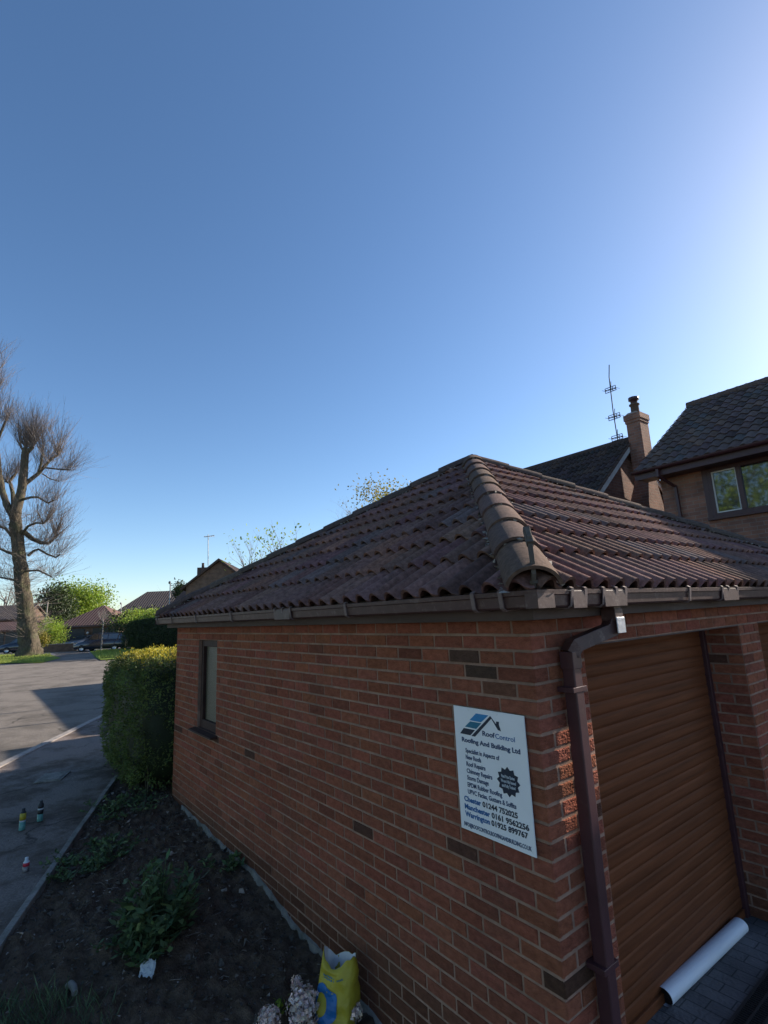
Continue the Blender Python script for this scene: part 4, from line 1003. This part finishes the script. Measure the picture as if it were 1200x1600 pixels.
# ---------------------------------------------------------------- cars
def car(label,loc,rz,m,L=4.3,Hh=1.6,kind='mpv'):
    t=thing('parked_car',label,'car',loc,rz,'cars parked beyond the road')
    # side outline, nose at x=0
    low=[(0.05,.32),(0,.55),(.06,.72),(.9,.92),(L*.98,.98),(L,.6),(L*.98,.3)]
    N=16
    st=[(0,.30,.62,.74),(.12,.24,.72,.80),(.5,.22,.84,.86),(1.0,.2,.95,.87),(1.6,.2,1.0,.88),(2.4,.2,1.02,.88),(3.2,.2,1.03,.88),(3.9,.22,1.02,.86),(L-.1,.26,.98,.80),(L,.34,.9,.74)]
    mb=MB(); rows=[]
    for x,z0,z1,w_ in st:
        rows.append([(x,-w_*.9,z0),(x,-w_,z0+.14),(x,-w_,(z0+z1)/2),(x,-w_*.97,z1-.06),(x,-w_*.86,z1),(x,0,z1+.03),(x,w_*.86,z1),(x,w_*.97,z1-.06),(x,w_,(z0+z1)/2),(x,w_,z0+.14),(x,w_*.9,z0)])
    mb.grid(rows); mb.face(rows[0]); mb.face(rows[-1][::-1])
    mb.build('body',m,t,fixn=True)
    mb=MB()   # glasshouse
    rt=Hh
    rows=[[(.95,-.80,.93),(.95,.80,.93)],[(1.75,-.66,rt-.06),(1.75,.66,rt-.06)],[(2.1,-.64,rt),(2.1,.64,rt)],[(3.5,-.62,rt-.02),(3.5,.62,rt-.02)],[(L-.35,-.64,rt-.12),(L-.35,.64,rt-.12)],[(L-.05,-.78,1.0),(L-.05,.78,1.0)]]
    mb.grid(rows,sm=False)
    for sgn in (0,1):
        poly_=[r[sgn] for r in rows]; mb.face(poly_)
    mb.build('cabin',m,t,fixn=True)
    for sg_ in (-1,1):
        for x0,x1 in ((1.35,2.2),(2.3,3.05),(3.15,L-.4)):
            mb=MB(); zt_=rt-.13; za=1.05
            def wy(x,z): return sg_*((.80+(.64-.80)*(z-.93)/(rt-.93))+.012)
            xa=x0; xt0=x0+(.38 if x0<1.5 else 0); xt1=x1-(.12 if x1>L-.6 else 0)
            mb.face([(xa,wy(xa,za),za),(x1,wy(x1,za),za),(xt1,wy(xt1,zt_),zt_),(xt0,wy(xt0,zt_),zt_)])
            mb.build('side_window',M['glass'],t)
    mb=MB(); mb.face([(1.02,-.70,.985),(1.02,.70,.985),(1.70,.6,rt-.10),(1.70,-.6,rt-.10)]); o=mb.build('windscreen',M['glass'],t); o.location=(-.02,0,.015)
    for x in (.82,L-.85):
        for sgn in (-1,1):
            wh=bpy.data.objects.new('wheel',None); COL.objects.link(wh); wh.parent=t; wh.location=(x,sgn*.80,.31); wh.empty_display_size=.1
            mb=MB(); mb.lathe([(.20,-.09),(.30,-.09),(.315,-.05),(.315,.05),(.30,.09),(.20,.09)],20); o=mb.build('tyre',M['tyre'],wh); o.rotation_euler=(PI/2,0,0)
            mb=MB(); mb.lathe([(.001,.05),(.06,.07),(.19,.05),(.20,.085)],10); mb.lathe([(.001,-.05),(.06,-.07),(.19,-.05),(.20,-.085)],10); o=mb.build('rim',M['rim'],wh); o.rotation_euler=(PI/2,0,0)
    for sgn in (-1,1):
        mb=MB(); mb.box((-.012,sgn*.42,.58),(.10,sgn*.70,.72)); mb.build('headlight',M['whitep'],t,bev=.02)
    return t
car('dark blue people carrier parked beside the clipped hedge with its nose to the left',bg(124,47,.15),RZ,M['paint'],L=4.6)
car('dark car parked at the far left edge in front of the low garage',bg(4,50,.15),RZ+R(15),M['paint'],L=4.2,Hh=1.7)
car('grey car parked nose on between the lime trunk and the far double garage',bg(108,52,.15),RZ+R(70),M['paintg'],L=4.0,Hh=1.35)
# ---------------------------------------------------------------- bed planting and litter
def weed(label,x,y,w_,h_,n,L,seed,m='weed',name='weed',broad=.45,pale=0,cat='weed'):
    t=thing(name,label,cat,(x,y,bedz(x,y)-.01),0,'weeds growing in the soil bed' if cat=='weed' else 'green plants round the yellow bag'); rn=random.Random(seed); random.seed(seed)
    st=MB(); mb=MB()
    for k in range(max(3,n//14)):
        a=rn.uniform(0,2*PI); r=rn.random()**.5*w_; bx,by=math.cos(a)*r*.6,math.sin(a)*r*.6; hh=h_*rn.uniform(.4,1.0)*(1-.5*r/w_)
        top=Vector((bx+math.cos(a)*r*.6,by+math.sin(a)*r*.6,hh)); st.tube([(bx,by,0),(bx*1.1,by*1.1,hh*.5),top],[.004,.003,.002],4,cap=False)
        for j in range(14):
            f_=rn.random(); p=Vector((bx,by,0)).lerp(top,f_)+Vector((rn.gauss(0,.02),rn.gauss(0,.02),0))
            b=rn.uniform(0,2*PI); c=shade(rn.uniform(.6,1.25),.2)
            if rn.random()<pale: c=(3.2,2.6,2.6)
            mb.leaf(p,L*rn.uniform(.5,1.3),L*broad*rn.uniform(.7,1.2),d=(math.cos(b),math.sin(b),rn.uniform(-.1,1.0)),col=c,nrm=Vector((0,0,1)) if rn.random()<.5 else None)
    st.build('stem',M['weed'],t); mb.build('leaves',M[m],t); return t
def BG_(u,v,z=.1): 
    p=G(u,v,z)
    for _ in range(4): p=G(u,v,zg(p.x))
    return p
for (u,v,w_,h_,n,L,sd,lab) in (
 (250,1455,.27,.60,1000,.085,51,'largest clump of broad leaved weeds in the middle of the soil bed'),
 (222,1500,.20,.18,220,.07,52,'low weed with a curled pale leaf just above the crumpled grey rag'),
 (150,1340,.38,.17,520,.06,53,'spreading low weeds beside the concrete edging left of the big weed clump'),
 (190,1265,.42,.20,520,.06,54,'dark green weeds growing at the foot of the privet hedge'),
 (118,1362,.24,.13,260,.055,55,'small weed patch touching the edging near the white lidded jar'),
 (350,1355,.24,.11,150,.06,56,'flat little weed close to the garage footing'),
 (168,1480,.10,.07,40,.05,57,'tiny seedling with a white tip left of the curled leaf')):
    p=BG_(u,v); weed(lab,p.x,p.y,w_,h_,n,L,sd,pale=.012)
# grass tuft in the near corner
mb=MB(); random.seed(61)
for i in range(1500):
    u=random.uniform(-60,190); v=random.uniform(1560,1680)
    if random.random()<(u-60)/160: continue
    p=BG_(u,v); h_=random.uniform(.05,.16); a=random.uniform(0,2*PI)
    mb.leaf((p.x,p.y,bedz(p.x,p.y)-.01),h_,.005,d=(math.cos(a)*.6,math.sin(a)*.6,1),col=shade(1.0,.35))
tag(mb.build('grass',M['blade'],None),'rough dark grass in the nearest corner of the soil bed','grass',kind='stuff')
# soil crumbs, stones and dead stalks
mb=MB(); random.seed(62)
for i in range(9000):
    x=random.uniform(-6.5,.1); y=random.uniform(edge_y(x)+.03,-.02)
    if y<-3: continue
    s_=random.uniform(.004,.016)*(2.2 if random.random()<.08 else 1); z=bedz(x,y); c=random.uniform(.15,.6) if random.random()<.93 else random.uniform(.9,1.7)
    d=[Vector((random.uniform(-1,1),random.uniform(-1,1),random.uniform(-.4,.9)))*s_ for _ in range(5)]; P=Vector((x,y,z+s_*.3))
    for q in ((0,1,2),(0,1,3),(1,2,3),(0,2,4),(1,2,4),(0,3,4)): mb.face([P+d[k] for k in q],(c,c*.95,c*.88))
tag(mb.build('soil_crumbs',M['stone'],None),'loose clods and small stones scattered over the soil bed','gravel',kind='stuff')
mb=MB()
for i in range(260):
    x=random.uniform(-6.0,-.9); y=random.uniform(edge_y(x)+.05,-.05); a=random.uniform(0,2*PI); l=random.uniform(.02,.10); z=bedz(x,y)+.006
    mb.tube([(x,y,z),(x+math.cos(a)*l*.5,y+math.sin(a)*l*.5,z+.010),(x+math.cos(a+.3)*l,y+math.sin(a+.3)*l,z+.003)],.0018,3,col=(1,1,1),cap=False)
tag(mb.build('dead_stalks',M['twig'],None),'dry broken stalks littering the soil bed','plant litter',kind='stuff')
# grit and leaf scraps on the footway
mb=MB()
for i in range(2600):
    x=random.uniform(-9.2,-2.2); y=random.uniform(kerb_y(x)+.1,edge_y(x)-.02)
    s_=random.uniform(.003,.011); c=random.uniform(.3,1.1); z=zg(x)+.012
    d=[Vector((random.uniform(-1,1),random.uniform(-1,1),random.uniform(-.3,.7)))*s_ for _ in range(4)]; P=Vector((x,y,z))
    for q in ((0,1,2),(0,1,3),(1,2,3)): mb.face([P+d[k] for k in q],(c,c*.9,c*.8))
tag(mb.build('road_grit',M['stone'],None),'grit and leaf scraps scattered on the shaded footway','gravel',kind='stuff')
# compost bag
bp=Vector((-1.50,-.22,bedz(-1.50,-.22)-.01))
cb=thing('compost_bag','crumpled yellow and blue compost bag slumped open against the brick wall','bag',bp,R(28))
mb=MB(); rows=[]; NB=40; HB=.39
def bagp(k,f_):
    a=2*PI*k/NB; rx=.115*(1-.12*f_)*(1+.12*math.sin(f_*PI)); ryy=.085*(1-.45*f_)+.012; e=.7
    x=math.copysign(abs(math.cos(a))**e,math.cos(a))*rx; y=math.copysign(abs(math.sin(a))**e,math.sin(a))*ryy
    n_=noise.noise(Vector((x*14,y*14,f_*5)))*.026+abs(noise.noise(Vector((x*30,y*30,f_*9))))*.018
    dip=(.05*math.sin(a)**2 + .018*math.sin(3*a+1)+.008*math.sin(7*a))*f_**5
    return Vector((x*(1+n_*4)+.02*f_,y+n_+.05*f_,f_*HB-dip))
for i in range(25): rows.append([bagp(k,i/24) for k in range(NB)])
mb.grid(rows,closeu=True)
mb.build('bag_skin',M['bagy'],cb)
mb=MB(); rows=[]
for i in range(6): rows.append([Vector((bagp(k,1).x*(1-.04*(i+.5)),bagp(k,1).y*(1-.0*(i))+(.05-bagp(k,1).y)*.10*(i+.5),bagp(k,1).z-.035*i)) for k in range(NB)])
mb.grid(rows,closeu=True); mb.face(rows[-1]); mb.build('bag_lining',M['bagw'],cb)
def bag_decal(name,pts,m,fz=0.0035):
    mb=MB()
    mb_rows=[]
    def on(kx,f_):
        # front of the bag: k between NB*.5 and NB (sin negative)
        p=bagp(kx,f_); q=bagp(kx,min(1,f_+.01)); s_=bagp(kx+.3,f_); n=(s_-p).cross(q-p)
        if n.y>0: n=-n
        return p+n.normalized()*fz
    for a in pts: mb.face([on(*q) for q in a],sm=True)
    return mb.build(name,m,cb)
# big blue ring with flame shape on the lower left of the front
ring=[]
cx_,cf=27.0,.38
for i in range(28):
    a0=2*PI*i/28; a1=2*PI*(i+1)/28
    def rr(a,s_):
        k=cx_+math.sin(a)*4.6*s_; f_=cf+math.cos(a)*.23*s_*(1.25 if math.cos(a)>0 else 1)
        return (k,f_)
    for j in range(3):
        s0=.52+.16*j; s1=s0+.16
        ring.append([rr(a0,s0),rr(a1,s0),rr(a1,s1),rr(a0,s1)])
bag_decal('blue_flame_print',ring,M['bagb'])
band=[]
for k in range(21,40):
    for j in range(3): band.append([(k,.02+.04*j),(k+1,.02+.04*j),(k+1,.06+.04*j-(.03 if (j==2 and k<28) else 0)),(k,.06+.04*j-(.03 if (j==2 and k<27) else 0))])
bag_decal('blue_base_band',band,M['bagb'],.003)
bag_decal('red_print',[[(20.6,.86),(22.5,.86),(22.5,.95),(20.6,.95)]],M['red'],.004)
mb=MB()
ln=[]
for j,(ka,kb) in enumerate(((26.5,33),(27,31))):
    k=ka
    while k<kb:
        ln.append([(k,.76-.04*j),(k+.32,.76-.04*j),(k+.32,.785-.04*j),(k,.785-.04*j)]); k+=.5
bag_decal('small_print',ln,M['teal'],.003)
# dried flower heads
def flowerhead(label,u,v,r_,n,seed,z=.22,sz=1.0,stem=True):
    p=G(u,v,z-.1); gz=bedz(p.x,p.y); t=thing('dried_flower',label,'flower',(p.x,p.y,gz),0,'dried flower heads in front of the bag'); rn=random.Random(seed); random.seed(seed); h0=z-.1-gz
    st=MB(); st.tube([(0,0,-.02),(.01,0,h0*.6),(0,0,h0)],.004,5); 
    for k in range(7):
        a=rn.uniform(0,2*PI); st.tube([(0,0,h0*.6),(math.cos(a)*r_*.5,math.sin(a)*r_*.5,h0)],.0025,4,cap=False)
    st.build('stem',M['twig'],t)
    mb=MB()
    for i in range(n):
        d=Vector((rn.gauss(0,1),rn.gauss(0,1),rn.gauss(.2,1))).normalized()*r_*rn.uniform(.35,1.2); c=Vector((d.x,d.y,h0+d.z*sz)); cc=shade(rn.uniform(.5,1.35),.15)
        for q in range(4):
            a=q*PI/2+rn.uniform(-.3,.3); n_=d.normalized(); t1=n_.orthogonal().normalized(); t2=n_.cross(t1)
            mb.leaf(c,.015,.012,d=(t1*math.cos(a)+t2*math.sin(a)+n_*.5),col=(cc[0],cc[1]*.93,cc[2]*.95),nrm=n_)
    mb.build('petals',M['flower'],t)
flowerhead('largest dried pinkish flower head in front of the yellow bag',474,1574,.085,620,71,z=.15,sz=1.1)
flowerhead('dried flower head at the lower left of the largest one',420,1596,.06,420,72,z=.12)
flowerhead('small dried flower sprig above the largest flower head',463,1537,.026,80,73,z=.22,sz=1.3)
flowerhead('small dried flower head below the yellow bag',554,1580,.04,150,74,z=.12)
p=G(520,1588,.08); weed('leafy green plant at the foot of the yellow bag',p.x,p.y,.07,.12,220,.045,75,name='leafy_plant',broad=.6,cat='plant')
p=G(583,1592,.05); weed('small green sprig right of the yellow bag against the wall',p.x,p.y,.03,.12,50,.035,76,name='leafy_plant',broad=.6,cat='plant')
p=G(440,1555,.05); weed('thin seedling with two yellow green leaves left of the dried flowers',p.x,p.y,.03,.16,30,.035,77,name='leafy_plant',m='leafg',broad=.6,cat='plant')
# crumpled rag
p=BG_(231,1522); t=thing('plastic_scrap','crumpled pale grey plastic scrap lying on the soil below the weeds','litter',(p.x,p.y,bedz(p.x,p.y)))
mb=MB(); rows=[[Vector(((i/9-.5)*.10+.01*noise.noise(Vector((i,j,1))*.9),(j/7-.5)*.05,.015+.07*(j/7)+.03*noise.noise(Vector((i*.7,j*.8,4))))) for i in range(10)] for j in range(8)]
mb.grid(rows,sm=False); o=mb.build('sheet',M['wprint'],t); o.rotation_euler=(R(10),0,R(50))
# bent grey pipe offcut
p=BG_(112,1548); t=thing('pipe_offcut','short grey pipe offcut half buried near the grass','litter',(p.x,p.y,bedz(p.x,p.y)+.012))
mb=MB(); mb.tube([(-.09,-.02,-.02),(-.05,0,.012),(.0,.01,.015),(.06,.01,.008)],[.02,.022,.02,.018],10); mb.build('tube',M['edge'],t)
# cans and jar on the footway
def can(label,u,v,r_,h_,bands,name='spray_can',cat='can',cap=None):
    p=BG_(u,v); t=thing(name,label,cat,(p.x,p.y,zg(p.x)+.008),0,'cans and jar left on the footway')
    z=0
    for i,(f_,m) in enumerate(bands):
        mb=MB(); z1=z+h_*f_; mb.lathe([(.001,z),(r_,z),(r_,z1),(.001,z1)] if i else [(.001,z),(r_*.94,z),(r_,z+.006),(r_,z1),(.001,z1)],20); mb.build('label_band' if i else 'body',M[m],t); z=z1
    mb=MB(); mb.lathe([(r_,z),(r_*.7,z+r_*.5),(r_*.55,z+r_*.6),(r_*.55,z+r_*1.5),(.001,z+r_*1.5)],18); mb.build('cap',M[cap or 'black'],t); return t
M['cang']=mat('green_can_print',(.10,.28,.26),.4,.3,25)
can('yellow and green spray can standing on the tarmac nearest the left edge',34,1298,.030,.17,((.5,'cang'),(.08,'wprint'),(.42,'bagy')))
can('dark spray can with pale band standing right of the yellow one',62,1284,.029,.17,((.45,'cang'),(.25,'black'),(.1,'wprint'),(.2,'black')))
M['jar']=mat('jar_glass',(.16,.15,.16),.12,.3,20,spec=.8)
t=can('small glass jar with white lid standing on the tarmac by the edging',40,1363,.026,.075,((.6,'jar'),(.4,'red')),name='jar',cat='jar',cap='wprint')
# inspection cover and worn patch in the footway
p=BG_(82,1216); t=thing('inspection_cover','small square iron cover set in the tarmac near the kerb','manhole cover',(p.x,p.y,zg(p.x)+.012),R(-22))
mb=MB(); mb.box((-.24,-.17,0),(.24,.17,.010)); mb.build('frame',M['edge'],t); mb=MB(); mb.box((-.20,-.13,.0105),(.20,.13,.016)); mb.build('cover',M['edge'],t)
# silver membrane roll in front of the door
ro=thing('membrane_roll','silver foil covered roll lying on the block paving in front of the roller door','roll',(-.235,1.79,.052),0)
mb=MB(); L2=.54; r_=.047; n=28
rows=[[(math.cos(2*PI*k/n)*r_*1.08,y,math.sin(2*PI*k/n)*r_*.96) for k in range(n)] for y in lin(-L2,L2,10)]
mb.grid(rows,closeu=True); mb.build('foil_skin',M['silver'],ro)
for y in (-L2+.02,L2-.02):
    mb=MB(); pts=[(math.cos(k*.42)*r_*(1-k/96),y,math.sin(k*.42)*r_*(1-k/96)*.9) for k in range(90)]
    mb.tube(pts,.0022,3,cap=False)
    mb.face([(math.cos(2*PI*k/n)*r_*1.0,y+(.003 if y<0 else -.003),math.sin(2*PI*k/n)*r_*.9) for k in range(n)])
    mb.build('wound_core',M['black'],ro)
ro.rotation_euler=(0,0,R(-2))
# drainage channel
dr=thing('drainage_channel','slotted black drainage channel let into the block paving by the door','drain',(.10,1.9,.006))
mb=MB(); mb.box((-.07,-1.4,-.004),(.07,1.4,.004)); mb.build('channel',M['dark'],dr)
mb=MB(); y=-1.4
mb.box((-.07,-1.4,.0045),(-.056,1.4,.012)); mb.box((.056,-1.4,.0045),(.07,1.4,.012)); mb.box((-.006,-1.4,.0045),(.006,1.4,.012))
while y<1.4:
    mb.box((-.056,y,.0045),(-.006,y+.008,.011)); mb.box((.006,y,.0045),(.056,y+.008,.011)); y+=.020
mb.build('grate',M['black'],dr)
# pale stain strip / batten at the foot of the far reveal
